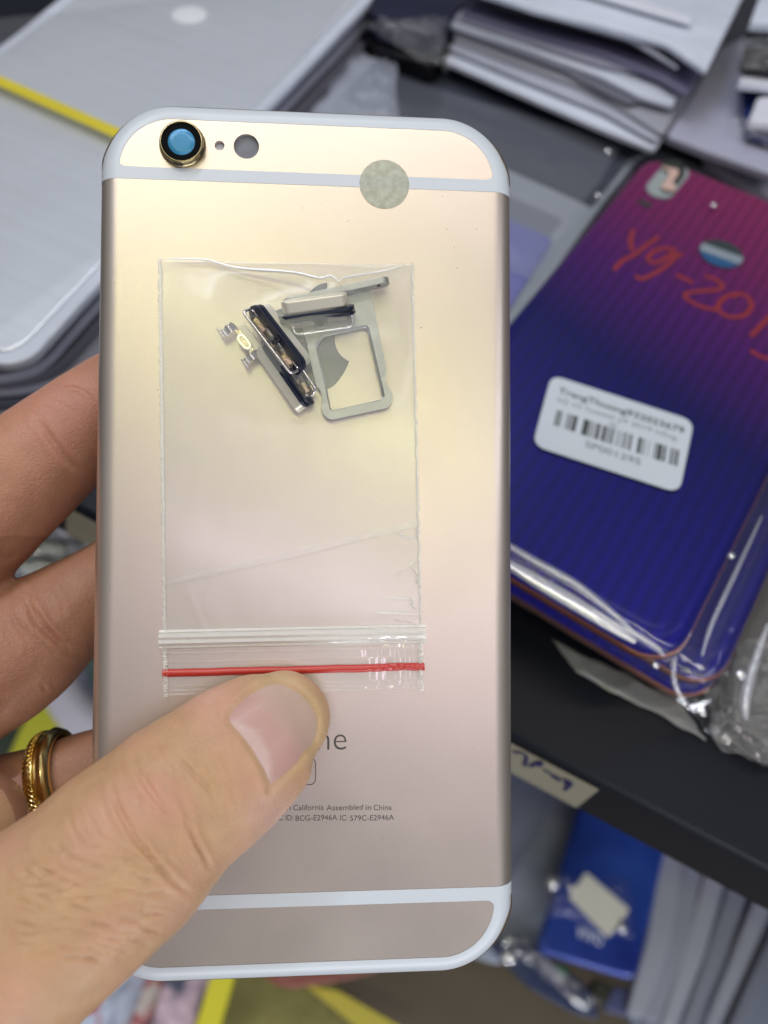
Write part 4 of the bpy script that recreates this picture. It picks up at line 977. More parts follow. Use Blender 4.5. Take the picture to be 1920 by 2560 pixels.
PY = (bTL[1]*(1-SS)+bTR[1]*SS)*(1-TT)+(bBL[1]*(1-SS)+bBR[1]*SS)*TT
bul = np.exp(-((((PX-765)/235)**2+((PY-830)/165)**2)**1.35))*5.2
bul += .5*np.exp(-(((PX-820)/170)**2+((PY-1240)/260)**2))
ed = np.minimum(np.minimum(SS, 1-SS)*41, np.minimum(TT*70, (0.853-TT)*70+.3))
env = 1-np.exp(-(ed/2.2)**1.5)
hh = .25+bul*env
# the fold across the top: the film drops away towards the top edge of the bag
dA = segdist(PX, PY, creasesA[0]); hh += .42*np.exp(-(dA/5.5)**2)+.30*np.exp(-(dA/16)**1.6)
for c_, a_ in creasesB: hh += a_*np.exp(-(segdist(PX, PY, c_)/4.0)**2)
for c_, a_ in creasesC: hh += a_*np.exp(-(segdist(PX, PY, c_)/9.0)**2)
# welded diagonal fold strip
up_ = [(470, 1439), (700, 1380), (1040, 1302)]; lo_ = [(425, 1466), (700, 1404), (1040, 1317)]
band_ = inpoly(PX, PY, [(440, 1449), (700, 1382), (1036, 1302), (1036, 1318), (700, 1404), (420, 1464)])
hh += .10*band_
wr = np.zeros_like(hh)
for j in range(NYb):
    for i in range(NXb):
        wr[j, i] = mnoise.noise(Vector((PX[j, i]/70, PY[j, i]/110, 2)))*.10+mnoise.noise(Vector((PX[j, i]/25, PY[j, i]/60, 5)))*.015
rt = np.clip((PX-900)/150, 0, 1)*np.clip((PY-1250)/150, 0, 1)
for j in range(NYb):
    for i in range(NXb):
        if rt[j, i] > 0: wr[j, i] += rt[j, i]*.35*(mnoise.ridged_multi_fractal(Vector((PX[j, i]/55, PY[j, i]/38, 8)), 1, 2, 3, 1, 2)-.9)*.35
hh += wr*np.clip(env, .15, 1)
hh = np.maximum(hh, .12)
V = [pl(PX[j, i], PY[j, i], 0)+Vector((0, 0, hh[j, i]*mm)) for j in range(NYb) for i in range(NXb)]
Fc = [(j*NXb+i, j*NXb+i+1, (j+1)*NXb+i+1, (j+1)*NXb+i) for j in range(NYb-1) for i in range(NXb-1)]
mk('front_film', [PM @ v for v in V], Fc, M_bag, R_bag)
V, Fc = grid_vf(20, 40, lambda s, t: PM @ (pl(*bagpx(s, t*.853), 0)+Vector((0, 0, .00008))))
mk('back_film', V, Fc, M_bag2, R_bag)
# diagonal fold strip, a second thickness of film
def strip_vf(A, B, n, z):
    V = []; Fc = []
    for k in range(n+1):
        t = k/n
        for P in (A, B):
            x = P[0][0]+(P[1][0]-P[0][0])*t; y = P[0][1]+(P[1][1]-P[0][1])*t
            V.append(PM @ (pl(x, y, 0)+Vector((0, 0, z+.00075*math.exp(-(((x-820)/200)**2+((y-1340)/200)**2))))))
    Fc = [(2*k, 2*k+1, 2*k+3, 2*k+2) for k in range(n)]; return V, Fc
V, Fc = strip_vf(((430, 1447), (1040, 1302)), ((415, 1466), (1040, 1319)), 40, .00075)
mk('fold_strip', V, Fc, film_mat('fold_film', .08, (.85, .9, .86), rough=.25, gloss=.5), R_bag)
# glare along the film's creases, painted as whitish tubes
M_creaseglare = film_mat('white_crease_glare', .85, (.97, .98, .98), rough=.2, gloss=3.0); M_creaseglare2 = film_mat('faint_crease_glare', .35, (.95, .97, .92), rough=.2, gloss=1.5)
def creaseglare(pts, w, zoff=.05, mt=None):
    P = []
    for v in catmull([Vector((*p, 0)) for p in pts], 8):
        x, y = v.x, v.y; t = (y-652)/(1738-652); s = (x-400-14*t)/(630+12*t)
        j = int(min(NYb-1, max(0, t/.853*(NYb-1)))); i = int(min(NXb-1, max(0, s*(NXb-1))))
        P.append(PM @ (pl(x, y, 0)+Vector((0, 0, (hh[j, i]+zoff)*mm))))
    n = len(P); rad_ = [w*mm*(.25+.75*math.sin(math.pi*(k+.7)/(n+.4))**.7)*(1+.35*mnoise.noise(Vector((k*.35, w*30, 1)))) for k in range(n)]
    V, Fc = tube_vf(P, rad_, 10, up=PN, flat=.5); mk('crease_glare', V, Fc, mt or M_creaseglare, R_bag)
creaseglare([(425, 652), (460, 653), (515, 655), (550, 664), (585, 675), (640, 685), (735, 700), (790, 717), (812, 716), (824, 711), (836, 716), (846, 728)], .21)
creaseglare([(846, 728), (862, 714), (915, 698), (960, 684), (1004, 668)], .15)
for c_, a_ in creasesB: creaseglare(c_, .07+a_*.10, .05, M_creaseglare2)

# crinkled side seams
for side, nm in ((0, 'side_seam'), (1, 'side_seam')):
    V = []; n = 620; w = 5
    for j in range(n):
        t = j/(n-1); x0, y0 = bagpx(side, t*.853-.004)
        jit = 3.2*mnoise.noise(Vector((side*7, t*60, 0)))+2.6*mnoise.noise(Vector((side*7, t*190, 4)))
        wid = (10 if side == 0 else 7)
        for k in range(w):
            f = k/(w-1); sg = -1 if side == 0 else 1
            x = x0+sg*(-wid*.55+wid*f)+(jit if k == w-1 else jit*.3)+2.0*mnoise.noise(Vector((t*35, side*3, 9)))
            z = .0003+.00025*math.sin(math.pi*f)*(.8+.4*mnoise.noise(Vector((t*230, f*3, side))))
            V.append(PM @ (pl(x, y0, 0)+Vector((0, 0, max(.00005, z)))))
    Fc = [(j*w+k, j*w+k+1, (j+1)*w+k+1, (j+1)*w+k) for j in range(n-1) for k in range(w-1)]
    mk(nm, V, Fc, M_seam, R_bag)
# zip end of the bag: profile across the closure, extruded along it
def zipstrip(name, t0, t1, prof, m, s0=-.012, s1=1.012, nx=160, base=.00035, wob=1.0):
    V = []; ny = len(prof)
    for j, (f, z) in enumerate(prof):
        t = t0+(t1-t0)*f
        for i in range(nx):
            s = s0+(s1-s0)*i/(nx-1); x, y = bagpx(s, t)
            y += wob*(2.0*mnoise.noise(Vector((s*5, 3, 1)))+.6*mnoise.noise(Vector((s*14, f*2, 6))))
            cr = 0
            if x > 900: cr = .0007*min(1, (x-900)/40)*(mnoise.ridged_multi_fractal(Vector((x/22, y/26, 4)), 1, 2, 3, 1, 2)-.8)*.5*wob
            V.append(PM @ (pl(x, y, 0)+Vector((0, 0, base+z+cr))))
    Fc = [(j*nx+i, j*nx+i+1, (j+1)*nx+i+1, (j+1)*nx+i) for j in range(ny-1) for i in range(nx-1)]
    return mk(name, V, Fc, m, R_bag)
hump = lambda h, n=8, p=.6: [(k/n, h*math.sin(math.pi*k/n)**p) for k in range(n+1)]
def tt(py): return (py-652)/(1738-652)
zipstrip('zip_rib', tt(1574), tt(1622), [(0, 0), (.05, .0005), (.11, .0006), (.16, .0003), (.22, .0004), (.28, .0009), (.36, .0011), (.44, .0009), (.50, .0007), (.56, .0009), (.66, .00115), (.75, .0009), (.80, .0004), (.86, .0003), (.91, .0006), (.96, .0004), (1, 0)], M_rib, -.018, 1.016, wob=.25)
prof = [(0, .0001)]
for c_, w_, h_ in ((.085, .02, .0003), (.28, .02, .0002), (.80, .018, .00022), (.90, .016, .00025), (.985, .012, .0003)):
    prof += [(c_-w_, .0001), (c_-w_*.5, .0001+h_*.7), (c_, .0001+h_), (c_+w_*.5, .0001+h_*.7), (c_+w_, .0001)]
prof.append((1.0, .0001))
zipstrip('lip_film', tt(1623), tt(1738), prof, film_mat('lip_film', .15, (.85, .87, .82), rough=.12, gloss=1.1), -.004, 1.004)
zipstrip('red_line', tt(1672), tt(1692), [(k/8, .00045*math.sin(math.pi*k/8)**.6) for k in range(9)], M_redzip, -.008, 1.008, base=.00042)
for side in (0, 1):                                     # ragged ends of the lip
    V = []; n = 90; w = 4
    for j in range(n):
        t = tt(1622)+(tt(1744)-tt(1622))*j/(n-1); x0, y0 = bagpx(side, t); sg = -1 if side == 0 else 1
        for k in range(w):
            x = x0+sg*(-8+10*k/(w-1))+3*mnoise.noise(Vector((j*.35, k*.3, side)))
            V.append(PM @ (pl(x, y0, 0)+Vector((0, 0, .0007+.0005*mnoise.noise(Vector((j*.4, k*.8, side+3)))))))
    mk('lip_seam', V, [(j*w+k, j*w+k+1, (j+1)*w+k+1, (j+1)*w+k) for j in range(n-1) for k in range(w-1)], M_seam, R_bag)

# ------------------------------------------------------------------ the hand
def frame_at(a, b):
    t = (b-a).normalized(); v = (a-Vector((0, 0, H))).normalized()          # v: line of sight
    s = t.cross(v).normalized(); u = s.cross(t).normalized(); return t, s, u
def limb(path, flat=.85, n=40, sub=6):
    """path: (px, py, depth mm, half width px); a closed tapering limb with rounded ends"""
    P = [D(x, y, d*mm) for x, y, d, r in path]; Rr = [r*d*mm/F for x, y, d, r in path]
    Q = catmull(P, sub); Rv = [v.x for v in catmull([Vector((r, 0, 0)) for r in Rr], sub)]
    # rounded caps
    def cap(p, q, r, rev):
        out = []
        d = (p-q).normalized()
        for k in range(1, 8):
            a = math.radians(90*k/7.6); out.append((p+d*r*math.sin(a)*.9, r*math.cos(a)))
        return out
    pts = list(zip(Q, Rv)); c0 = cap(Q[0], Q[1], Rv[0], 0); c1 = cap(Q[-1], Q[-2], Rv[-1], 0)
    pts = c0[::-1]+pts+c1
    V = []; Fc = []; m = len(pts)
    for i, (p, r) in enumerate(pts):
        a = pts[max(0, i-1)][0]; b = pts[min(m-1, i+1)][0]; t, s, u = frame_at(a, b)
        f = flat[0]+(flat[1]-flat[0])*i/(m-1) if isinstance(flat, tuple) else flat
        for k in range(n):
            an = 2*math.pi*k/n; V.append(p+s*math.cos(an)*r+u*math.sin(an)*r*f)
    for i in range(m-1):
        for k in range(n): Fc.append((i*n+k, i*n+(k+1) % n, (i+1)*n+(k+1) % n, (i+1)*n+k))
    Fc.append(tuple(range(n))); Fc.append(tuple(range(m*n-1, m*n-n-1, -1)))
    return V, Fc
mb = MB()
thumb_path = [(-330, 2660, 94.8, 330), (-150, 2490, 94.8, 290), (0, 2385, 95.8, 262), (115, 2297, 96.8, 246), (228, 2206, 98.4, 232), (330, 2116, 100.8, 228), (440, 2008, 103.4, 203), (556, 1920, 105.8, 190), (630, 1861, 107.4, 176), (690, 1812, 108.7, 150), (722, 1790, 109.7, 116)]
mb.add(*limb(thumb_path, (.9, .74)))
mb.add(*limb([(-520, 1600, 120, 230), (-330, 1510, 122, 190), (-150, 1372, 126, 168), (0, 1240, 130, 152), (120, 1135, 133, 139), (235, 1036, 135, 121), (330, 960, 136, 104)], .92))
mb.add(*limb([(-520, 1950, 124, 220), (-330, 1860, 124, 190), (-150, 1740, 126, 176), (-20, 1660, 129, 170), (60, 1610, 131, 158), (140, 1550, 133, 134), (229, 1488, 136, 116), (330, 1420, 138, 104)], .92))
mb.add(*limb([(-520, 2240, 132, 200), (-300, 2120, 131, 160), (-100, 2040, 131, 122), (30, 1992, 132, 108), (120, 1962, 133, 104), (226, 1932, 135, 103), (340, 1900, 137, 98)], .95))
mb.add(*limb([(-520, 2500, 138, 180), (-200, 2360, 139, 130), (60, 2300, 141, 100), (200, 2260, 142, 92)], .95))
# thumb base and palm
mb.add(*limb([(-300, 2560, 104, 330), (-200, 2250, 112, 250), (-105, 2060, 117, 165)], .8))
mb.add(*limb([(-700, 1750, 124, 330), (-650, 2150, 122, 420), (-620, 2600, 118, 460), (-760, 3200, 118, 420), (-1000, 3900, 118, 400)], .6))
mb.add(*limb([(-330, 2600, 102, 330), (-600, 2700, 112, 400)], .8))
raw = mk('hand_raw', mb.V, mb.F, M_black)
rm = raw.modifiers.new('r', 'REMESH'); rm.mode = 'VOXEL'; rm.voxel_size = .00062
sm = raw.modifiers.new('s', 'SMOOTH'); sm.iterations = 14; sm.factor = .6
sb = raw.modifiers.new('d', 'SUBSURF'); sb.levels = 1; sb.render_levels = 1
dg = bpy.context.evaluated_depsgraph_get(); dg.update()
hm = bpy.data.meshes.new_from_object(raw.evaluated_get(dg)); hm.transform(raw.matrix_world); bpy.data.objects.remove(raw)
nv = len(hm.vertices); co = np.empty(nv*3); hm.vertices.foreach_get('co', co); co = co.reshape(-1, 3)
no = np.empty(nv*3); hm.vertices.foreach_get('normal', no); no = no.reshape(-1, 3)
MIn = np.array(MI); pc = (co-np.array([0, 0, H])) @ MIn.T
hx = 960+F*pc[:, 0]/-pc[:, 2]; hy = 1280-F*pc[:, 1]/-pc[:, 2]; hd = -pc[:, 2]
vdir = -(co-np.array([0, 0, H])); vdir /= np.linalg.norm(vdir, axis=1)[:, None]
face = (no*vdir).sum(1)
front = np.clip(face*3+.3, 0, 1)
# which limb: the thumb is the nearest, bounded below by the line of its upper outline
thumb = (hd < .1165) & (hx > -200)
disp = np.zeros(nv)
z7 = lambda L: [(x*.5787, 1600+y*.5787) for x, y in L]
z6 = lambda L: [(x*.407, 1200+y*.407) for x, y in L]
z3 = lambda L: [(x*.5875, 800+y*.5875) for x, y in L]
# (polyline, depth mm, width px)
TC = [(z7([(478, 600), (500, 690), (545, 790), (610, 890), (700, 990), (770, 1060), (832, 1100)]), .42, 6), (z7([(572, 500), (600, 580), (650, 660), (700, 720), (750, 770)]), .25, 6),
 (z7([(745, 490), (810, 555), (870, 610), (915, 665), (935, 710)]), .22, 5), (z7([(815, 800), (845, 870), (880, 930), (905, 980)]), .30, 5), (z7([(620, 560), (650, 640), (690, 690)]), .22, 6),
 (z7([(380, 730), (410, 810), (450, 870), (520, 900)]), .14, 5), (z7([(290, 740), (320, 830), (375, 905)]), .14, 5), (z7([(470, 850), (540, 910), (620, 950)]), .14, 4),
 (z7([(760, 640), (800, 720), (825, 800)]), .14, 6), (z7([(560, 770), (620, 850), (640, 930)]), .12, 5), (z7([(640, 700), (700, 780), (760, 800)]), .16, 5),
 (z7([(890, 480), (925, 540), (950, 585)]), .10, 4), (z7([(950, 500), (985, 560), (1000, 600)]), .10, 4), (z7([(930, 640), (975, 720), (990, 800)]), .08, 4), (z7([(1000, 640), (1025, 700)]), .08, 4),
 (z7([(230, 860), (300, 940), (420, 990)]), .12, 5), (z7([(100, 900), (180, 1000), (330, 1060)]), .10, 5)]
rr_ = random.Random(3)
for k in range(170):                          # short cross wrinkles behind the knuckle
    x = rr_.uniform(60, 620); y = rr_.uniform(900, 1400)
    if y > 1500-x*.35 or x+y*.0 > 640: continue
    L_ = rr_.uniform(50, 150); a = rr_.uniform(-.15, .45); 
    TC.append((z7([(x, y), (x+L_*.5*math.cos(a), y+L_*.5*math.sin(a)+rr_.uniform(-8, 8)), (x+L_*math.cos(a), y+L_*math.sin(a))]), rr_.uniform(.05, .13), rr_.uniform(3, 6)))
for k in range(70):                           # fine lines along the finger's girth near the knuckle
    x = rr_.uniform(380, 1000); y = rr_.uniform(430, 1000)
    if abs((y-700)+(x-650)*.75) > 330: continue
    L_ = rr_.uniform(30, 90); a = rr_.uniform(.75, 1.25)
    TC.append((z7([(x, y), (x+L_*math.cos(a), y+L_*math.sin(a))]), rr_.uniform(.03, .08), 3.2))
FC = [(z6([(150, 690), (185, 790), (235, 880), (310, 960), (420, 1035), (480, 1060)]), .45, 7), (z6([(215, 780), (250, 850), (300, 920), (360, 990)]), .25, 5), (z6([(60, 780), (100, 880), (180, 990)]), .12, 5), (z6([(0, 870), (50, 960), (110, 1040)]), .12, 5), (z6([(120, 720), (150, 800), (220, 900)]), .12, 5),
 (z3([(160, 420), (215, 500), (280, 585), (340, 640), (390, 665)]), .28, 7), (z3([(170, 335), (240, 350), (330, 400)]), .06, 4), (z3([(0, 1000), (30, 1020), (60, 1000)]), .12, 6)]
for k in range(13):                            # ridges of the index fingertip
    o_ = k*13
    FC.append((z3([(235+o_*.5, 300-o_*.2), (300+o_*.55, 285+o_*.1), (360+o_*.5, 300+o_*.6), (400+o_*.3, 330+o_)]), .035, 2.2))
for k in range(26):
    x = rr_.uniform(0, 400); y = rr_.uniform(600, 1500); a = rr_.uniform(.8, 1.3); L_ = rr_.uniform(40, 110)
    FC.append((z6([(x, y), (x+L_*math.cos(a), y+L_*math.sin(a))]), rr_.uniform(.03, .07), 4))
def carve(mask, CR):
    idx = np.nonzero(mask & (hx > -60) & (hx < 900) & (hy > 850) & (hy < 2620) & (face > -.2))[0]
    X, Y = hx[idx], hy[idx]; d = np.zeros(len(idx))
    for P, dep, w in CR:
        P2 = [(v.x, v.y) for v in catmull([Vector((*p, 0)) for p in P], 4)]
        xs = [p[0] for p in P2]; ys = [p[1] for p in P2]; q = 5*w
        s_ = np.nonzero((X > min(xs)-q) & (X < max(xs)+q) & (Y > min(ys)-q) & (Y < max(ys)+q))[0]
        if len(s_) == 0: continue
        dd = segdist(X[s_], Y[s_], P2); e0 = np.hypot(X[s_]-P2[0][0], Y[s_]-P2[0][1]); e1 = np.hypot(X[s_]-P2[-1][0], Y[s_]-P2[-1][1])
        ln = math.hypot(P2[0][0]-P2[-1][0], P2[0][1]-P2[-1][1]); tp = np.clip(np.minimum(e0, e1)/(ln*.25+1e-6), 0, 1)
        d[s_] += -dep*mm*np.exp(-(dd/w)**2)*tp+.42*dep*mm*np.exp(-((dd-2.6*w)/(1.5*w))**2)*tp
    disp[idx] += d*1.35*np.clip(face[idx]*2.5, 0, 1)
carve(thumb, TC); carve(~thumb, FC)
# nail bed: a groove round the nail and a slightly sunken bed
nail_out = z7([(978, 335), (992, 300), (1035, 255), (1085, 218), (1140, 186), (1200, 176), (1262, 192), (1318, 232), (1362, 292), (1378, 350), (1366, 420), (1330, 485), (1262, 560), (1200, 620), (1160, 656), (1150, 610), (1118, 540), (1075, 470), (1030, 415), (990, 368)])
NO = [(v.x, v.y) for v in catmull([Vector((*p, 0)) for p in nail_out], 6, closed=True)]
idx = np.nonzero(thumb & (hx > 500) & (face > 0))[0]
dn = segdist(hx[idx], hy[idx], NO+[NO[0]]); ins = inpoly(hx[idx], hy[idx], NO); sg = np.where(ins, -dn, dn)
side_w = np.clip(1-(hx[idx]*.62-hy[idx]*.78+970)/60, .25, 1)
disp[idx] += np.where(sg < 0, -.38*mm*(1-np.exp(-(dn/9)**2)), 0)+np.where(sg > 0, .12*mm*np.exp(-((dn-12)/9)**2), 0)-.16*mm*np.exp(-(dn/4)**2)
for k in range(nv):
    pass
# broad unevenness of the flesh
lum = np.array([mnoise.noise(Vector((c[0]*140, c[1]*140, c[2]*140))) for c in co])
lum2 = np.array([mnoise.noise(Vector((c[0]*420, c[1]*420, c[2]*420))) for c in co])
disp += lum*.28*mm+lum2*.06*mm
# knuckle swelling on the thumb
disp += np.where(thumb, .5*mm*np.exp(-(((hx-395)/95)**2+((hy-2010)/95)**2)), 0)
co2 = co+no*disp[:, None]
hm.vertices.foreach_set('co', co2.ravel()); hm.update()
# skin tone variation: natural reddening of knuckle and tips, yellower sides, paler flats, plus painted shade
tint = np.tile(np.array([.56, .335, .18]), (nv, 1))
def tone(w, c): 
    global tint
    tint = tint*(1-w[:, None])+np.array(c)*w[:, None]
g2 = lambda x, y, s: np.exp(-(((hx-x)/s)**2+((hy-y)/s)**2))
tone(np.clip(.25+.9*lum, 0, 1)*.55, (.66, .37, .28)); tone(np.clip(.1-1.1*lum+.6*lum2, 0, 1)*.35, (.62, .44, .27))
tone(np.where(thumb, .65*g2(395, 1990, 70), 0), (.66, .34, .25)); tone(np.where(thumb, .55*g2(520, 1740, 70), 0), (.70, .40, .32)); tone(np.where(thumb, .4*g2(620, 1960, 45), 0), (.55, .31, .17))
tone(np.where(thumb, .6*g2(700, 2050, 80), 0), (.66, .42, .36))
idn = np.zeros(nv); idn[idx] = np.exp(-((sg-8)/16)**2)*(hy[idx] < 2000); tone(idn*.42*np.clip((hx-600)/90, 0, 1)*np.clip(1-((hx-700)*.3+(hy-1700))/400, 0, 1), (.66, .55, .30))
tone(np.where(~thumb, .85, 0), (.50, .235, .15))  # fingers behind: redder skin, with the phone's shade painted in
tone(np.where(~thumb, .6*g2(180, 1020, 120), 0), (.56, .25, .19)); tone(np.where(~thumb & (hy > 1340), .45, 0), (.26, .125, .07))  # redder index tip; lower fingers darkened, shade painted into the colour
dk = np.zeros(nv); dk = np.clip(-disp/mm*1.6, 0, .5)*(np.abs(disp) < .6*mm)*(~((idn > .1))); tone(dk*.28, (.46, .23, .15))  # creases tinted darker, their shade painted into the skin
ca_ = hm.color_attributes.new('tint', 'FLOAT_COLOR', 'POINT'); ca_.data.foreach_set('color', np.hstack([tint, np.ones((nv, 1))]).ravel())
def skin_mat():
    m = bpy.data.materials.new('skin'); N, L = nt(m); b = N['Principled BSDF']
    a = N.new('ShaderNodeAttribute'); a.attribute_name = 'tint'
    t = N.new('ShaderNodeTexCoord'); n = N.new('ShaderNodeTexNoise'); n.inputs['Scale'].default_value = 260; n.inputs['Detail'].default_value = 6; L.new(t.outputs['Object'], n.inputs['Vector'])
    mr = N.new('ShaderNodeMapRange'); mr.inputs[3].default_value = .84; mr.inputs[4].default_value = 1.14; L.new(n.outputs[0], mr.inputs[0])
    mx = N.new('ShaderNodeMixRGB'); mx.blend_type = 'MULTIPLY'; mx.inputs[0].default_value = 1; L.new(a.outputs['Color'], mx.inputs[1]); L.new(mr.outputs[0], mx.inputs[2])
    L.new(mx.outputs[0], b.inputs['Base Color'])
    b.inputs['Roughness'].default_value = .46; b.inputs['Specular IOR Level'].default_value = .38
    b.inputs['Subsurface Weight'].default_value = .28; b.inputs['Subsurface Radius'].default_value = (1, .35, .18); b.inputs['Subsurface Scale'].default_value = .0022
    v = N.new('ShaderNodeTexVoronoi'); v.inputs['Scale'].default_value = 2100; L.new(t.outputs['Object'], v.inputs['Vector'])
    n2 = N.new('ShaderNodeTexNoise'); n2.inputs['Scale'].default_value = 1300; n2.inputs['Detail'].default_value = 3; L.new(t.outputs['Object'], n2.inputs['Vector'])
    v.feature = 'DISTANCE_TO_EDGE'; v.inputs['Scale'].default_value = 1250
    wz = N.new('ShaderNodeVectorMath'); wz.operation = 'MULTIPLY_ADD'; L.new(n2.outputs['Color'], wz.inputs[0]); wz.inputs[1].default_value = (.0007, .0007, .0007); L.new(t.outputs['Object'], wz.inputs[2]); L.new(wz.outputs[0], v.inputs['Vector'])
    cp = N.new('ShaderNodeMapRange'); cp.inputs[1].default_value = 0; cp.inputs[2].default_value = .16; L.new(v.outputs['Distance'], cp.inputs[0])
    ad = N.new('ShaderNodeMath'); ad.operation = 'MULTIPLY_ADD'; L.new(n2.outputs[0], ad.inputs[0]); ad.inputs[1].default_value = .8; L.new(cp.outputs[0], ad.inputs[2])
    bp = N.new('ShaderNodeBump'); bp.inputs['Strength'].default_value = .30; bp.inputs['Distance'].default_value = .00016; L.new(ad.outputs[0], bp.inputs['Height']); L.new(bp.outputs[0], b.inputs['Normal'])
    return m
for p in hm.polygons: p.use_smooth = True
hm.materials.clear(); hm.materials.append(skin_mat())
hc = D(-100, 2100, .115); hm.transform(Matrix.Translation(-hc))
R_hand = bpy.data.objects.new('hand', hm); COL.objects.link(R_hand); R_hand.matrix_world = Matrix.Translation(hc); MW['hand'] = Matrix.Translation(hc)
tag(R_hand, 'left hand holding the gold housing, thumb on its face and fingers bent behind it', 'hand')
# nail: laid on the flesh by casting the outline onto the original surface
hm.calc_loop_triangles()
bv = BVHTree.FromPolygons([Vector(c)-0*hc for c in co.tolist()], [tuple(p.vertices) for p in hm.polygons])
CAMP = Vector((0, 0, H))
def hit(px, py):
    d = (R3 @ ray(px, py)).normalized(); r = bv.ray_cast(CAMP, d); return r[0], r[1]
cen_n = (sum(p[0] for p in NO)/len(NO), sum(p[1] for p in NO)/len(NO))
nr, na = 34, len(NO)
V = []; colr = []
hits = {}
def surf(px, py):
    """surface point, smoothed a little past the outline by pulling toward the nail centre"""
    for k in range(12):
        p, n_ = hit(px+(cen_n[0]-px)*.012*k, py+(cen_n[1]-py)*.012*k)
        if p is not None and p.z is not None and (p-CAMP).length < .125: return p, n_
    return D(px, py, .108), Vector((0, 0, 1))
lun = z7([(985, 352), (1040, 360), (1090, 385), (1130, 425), (1160, 485), (1172, 550), (1172, 605), (1160, 650), (1110, 560), (1050, 450), (1000, 390)])
def nailcol(x, y):
    A = np.array([x]), np.array([y])
    base = np.array([.56, .335, .29])
    # yellowish free edge and upper side
    d = float(segdist(*A, NO+[NO[0]])[0])
    u = (x*.74-y*.67)   # along the nail toward its tip
    tipw = min(1, max(0, (u-(-715))/55)); upw = min(1, max(0, (1745-y)/60))
    base = base*(1-.75*max(tipw*.75, upw))+np.array([.58, .47, .36])*.75*max(tipw*.75, upw)
    li = bool(inpoly(*A, lun)[0]); dl = float(segdist(*A, lun+[lun[0]])[0]); w = min(1, max(0, .5+(dl if li else -dl)/16))
    base = base*(1-w*.6)+np.array([.66, .50, .46])*w*.6
    if d < 5: base = base*.9+np.array([.60, .50, .28])*.1
    st = mnoise.noise(Vector(((x*.67+y*.74)*.35, u*.02, 1)))*.04
    return base*(1+st)
for i in range(nr+1):
    f = i/nr
    for k in range(na):
        x = cen_n[0]+(NO[k][0]-cen_n[0])*f*1.06; y = cen_n[1]+(NO[k][1]-cen_n[1])*f*1.06
        p, n_ = surf(x, y)
        V.append(p+n_*(-.30*mm+.42*mm*(1-f**4)) if f > 0 else p+n_*.10*mm); colr.append(nailcol(x, y))
# smooth the nail plate
A = np.array([tuple(v) for v in V]).reshape(nr+1, na, 3)
for it in range(26):
    B = A.copy(); B[1:-1] = .5*A[1:-1]+.125*(A[:-2]+A[2:])+.125*(np.roll(A, 1, 1)+np.roll(A, -1, 1))[1:-1]; B[-1] = A[-1]; B[0] = A[1].mean(0); A = B
V = [Vector(p) for p in A.reshape(-1, 3)]
Fc = [(i*na+k, i*na+(k+1) % na, (i+1)*na+(k+1) % na, (i+1)*na+k) for i in range(nr) for k in range(na)]
M_nail = bpy.data.materials.new('nail'); N, L = nt(M_nail); b = N['Principled BSDF']
a = N.new('ShaderNodeAttribute'); a.attribute_name = 'tint'; L.new(a.outputs['Color'], b.inputs['Base Color']); b.inputs['Roughness'].default_value = .42
b.inputs['Subsurface Weight'].default_value = .15; b.inputs['Subsurface Scale'].default_value = .001; b.inputs['Coat Weight'].default_value = .05
t = N.new('ShaderNodeTexCoord'); n = N.new('ShaderNodeTexNoise'); n.inputs['Scale'].default_value = 700; L.new(t.outputs['Object'], n.inputs['Vector'])
bp = N.new('ShaderNodeBump'); bp.inputs['Strength'].default_value = .15; bp.inputs['Distance'].default_value = .0002; L.new(n.outputs[0], bp.inputs['Height']); L.new(bp.outputs[0], b.inputs['Normal'])
me = bpy.data.meshes.new('thumbnail'); Vl = [v-hc for v in V]; me.from_pydata([tuple(v) for v in Vl], [], Fc)
for p in me.polygons: p.use_smooth = True
at_ = me.color_attributes.new('tint', 'FLOAT_COLOR', 'POINT')
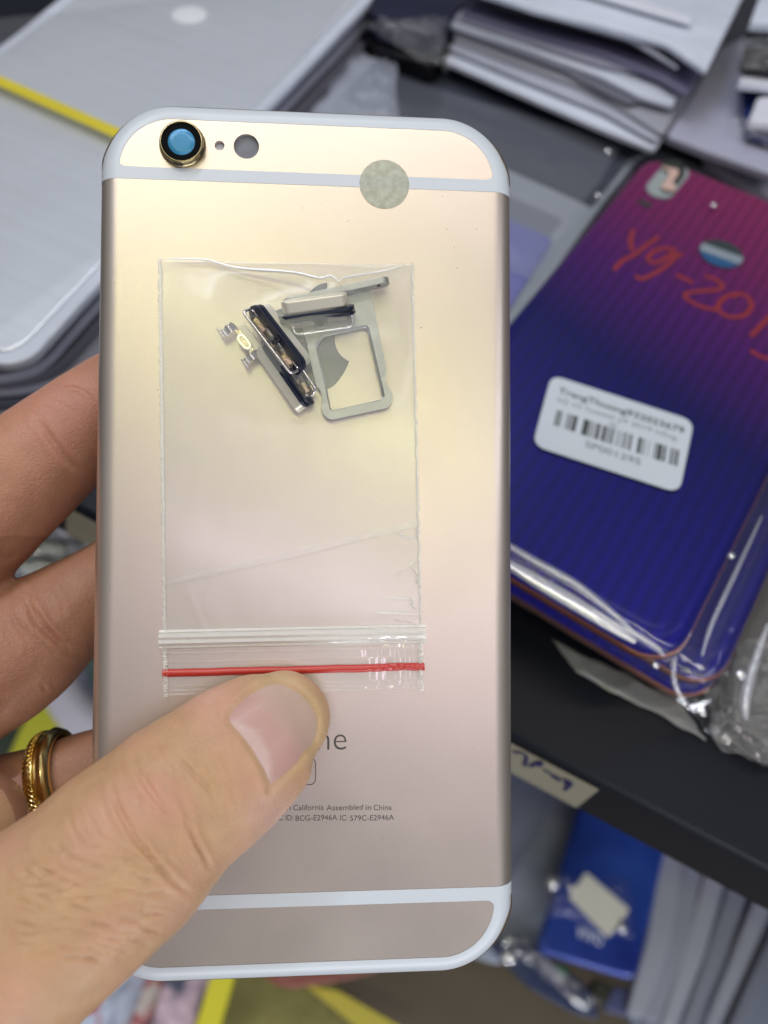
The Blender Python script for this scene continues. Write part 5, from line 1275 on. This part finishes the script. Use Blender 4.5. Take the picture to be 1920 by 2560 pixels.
for i, c_ in enumerate(colr): at_.data[i].color = (*[float(max(0, min(1, q))) for q in c_], 1)
me.materials.append(M_nail)
o = bpy.data.objects.new('thumbnail', me); COL.objects.link(o); o.parent = R_hand

# ------------------------------------------------------------------ gold ring on the ring finger
rc = D(140, 1944, .133); r1, r0 = D(190, 1940, .1343), D(30, 1994, .1322)
ax = (r1-r0).normalized(); ax = (ax+dirc(0, 0, 1)*.14+dirc(0, 1, 0)*-.05).normalized()
e1 = ax.orthogonal().normalized(); e2 = ax.cross(e1)
rad = 106*.133/F
prof = [(-.0023, -.0005), (-.0022, .0003), (-.0013, .0009), (-.0004, .0008), (-.0002, .0004), (.0001, .0004), (.0003, .0008), (.0012, .0011), (.0021, .0006), (.0023, 0), (.0022, -.0005)]
V = []; n = 160; m_ = len(prof)
for k in range(n):
    a = 2*math.pi*k/n; q = e1*math.cos(a)+e2*math.sin(a)
    for h_, r_ in prof: V.append(rc+ax*h_+q*(rad+r_))
Fc = [(k*m_+i, k*m_+(i+1) % m_, ((k+1) % n)*m_+(i+1) % m_, ((k+1) % n)*m_+i) for k in range(n) for i in range(m_)]
def ring_mat():
    m = bpy.data.materials.new('gold_metal'); N, L = nt(m); b = N['Principled BSDF']
    b.inputs['Base Color'].default_value = (.90, .70, .28, 1); b.inputs['Metallic'].default_value = 1; b.inputs['Roughness'].default_value = .2
    return m
M_ring = ring_mat()
R_ring = empty('finger_ring', rc, 'engraved gold band worn on the ring finger behind the thumb', 'ring')
mk('band', V, Fc, M_ring, R_ring)
mb = MB()
for k in range(60):                              # engraved lattice standing proud on the left half of the band
    a0 = 2*math.pi*k/60
    for s_ in (-1, 1):
        P = []
        for j in range(4):
            a = a0+s_*j*.045; q = e1*math.cos(a)+e2*math.sin(a); f = j/3
            P.append(rc+ax*(-.0021+.0016*f)+q*(rad+.0004+.00052*min(1, f*1.8)))
        mb.add(*tube_vf(P, .00009, 5, up=ax))
mk('lattice_engraving', mb.V, mb.F, M_ring, R_ring)
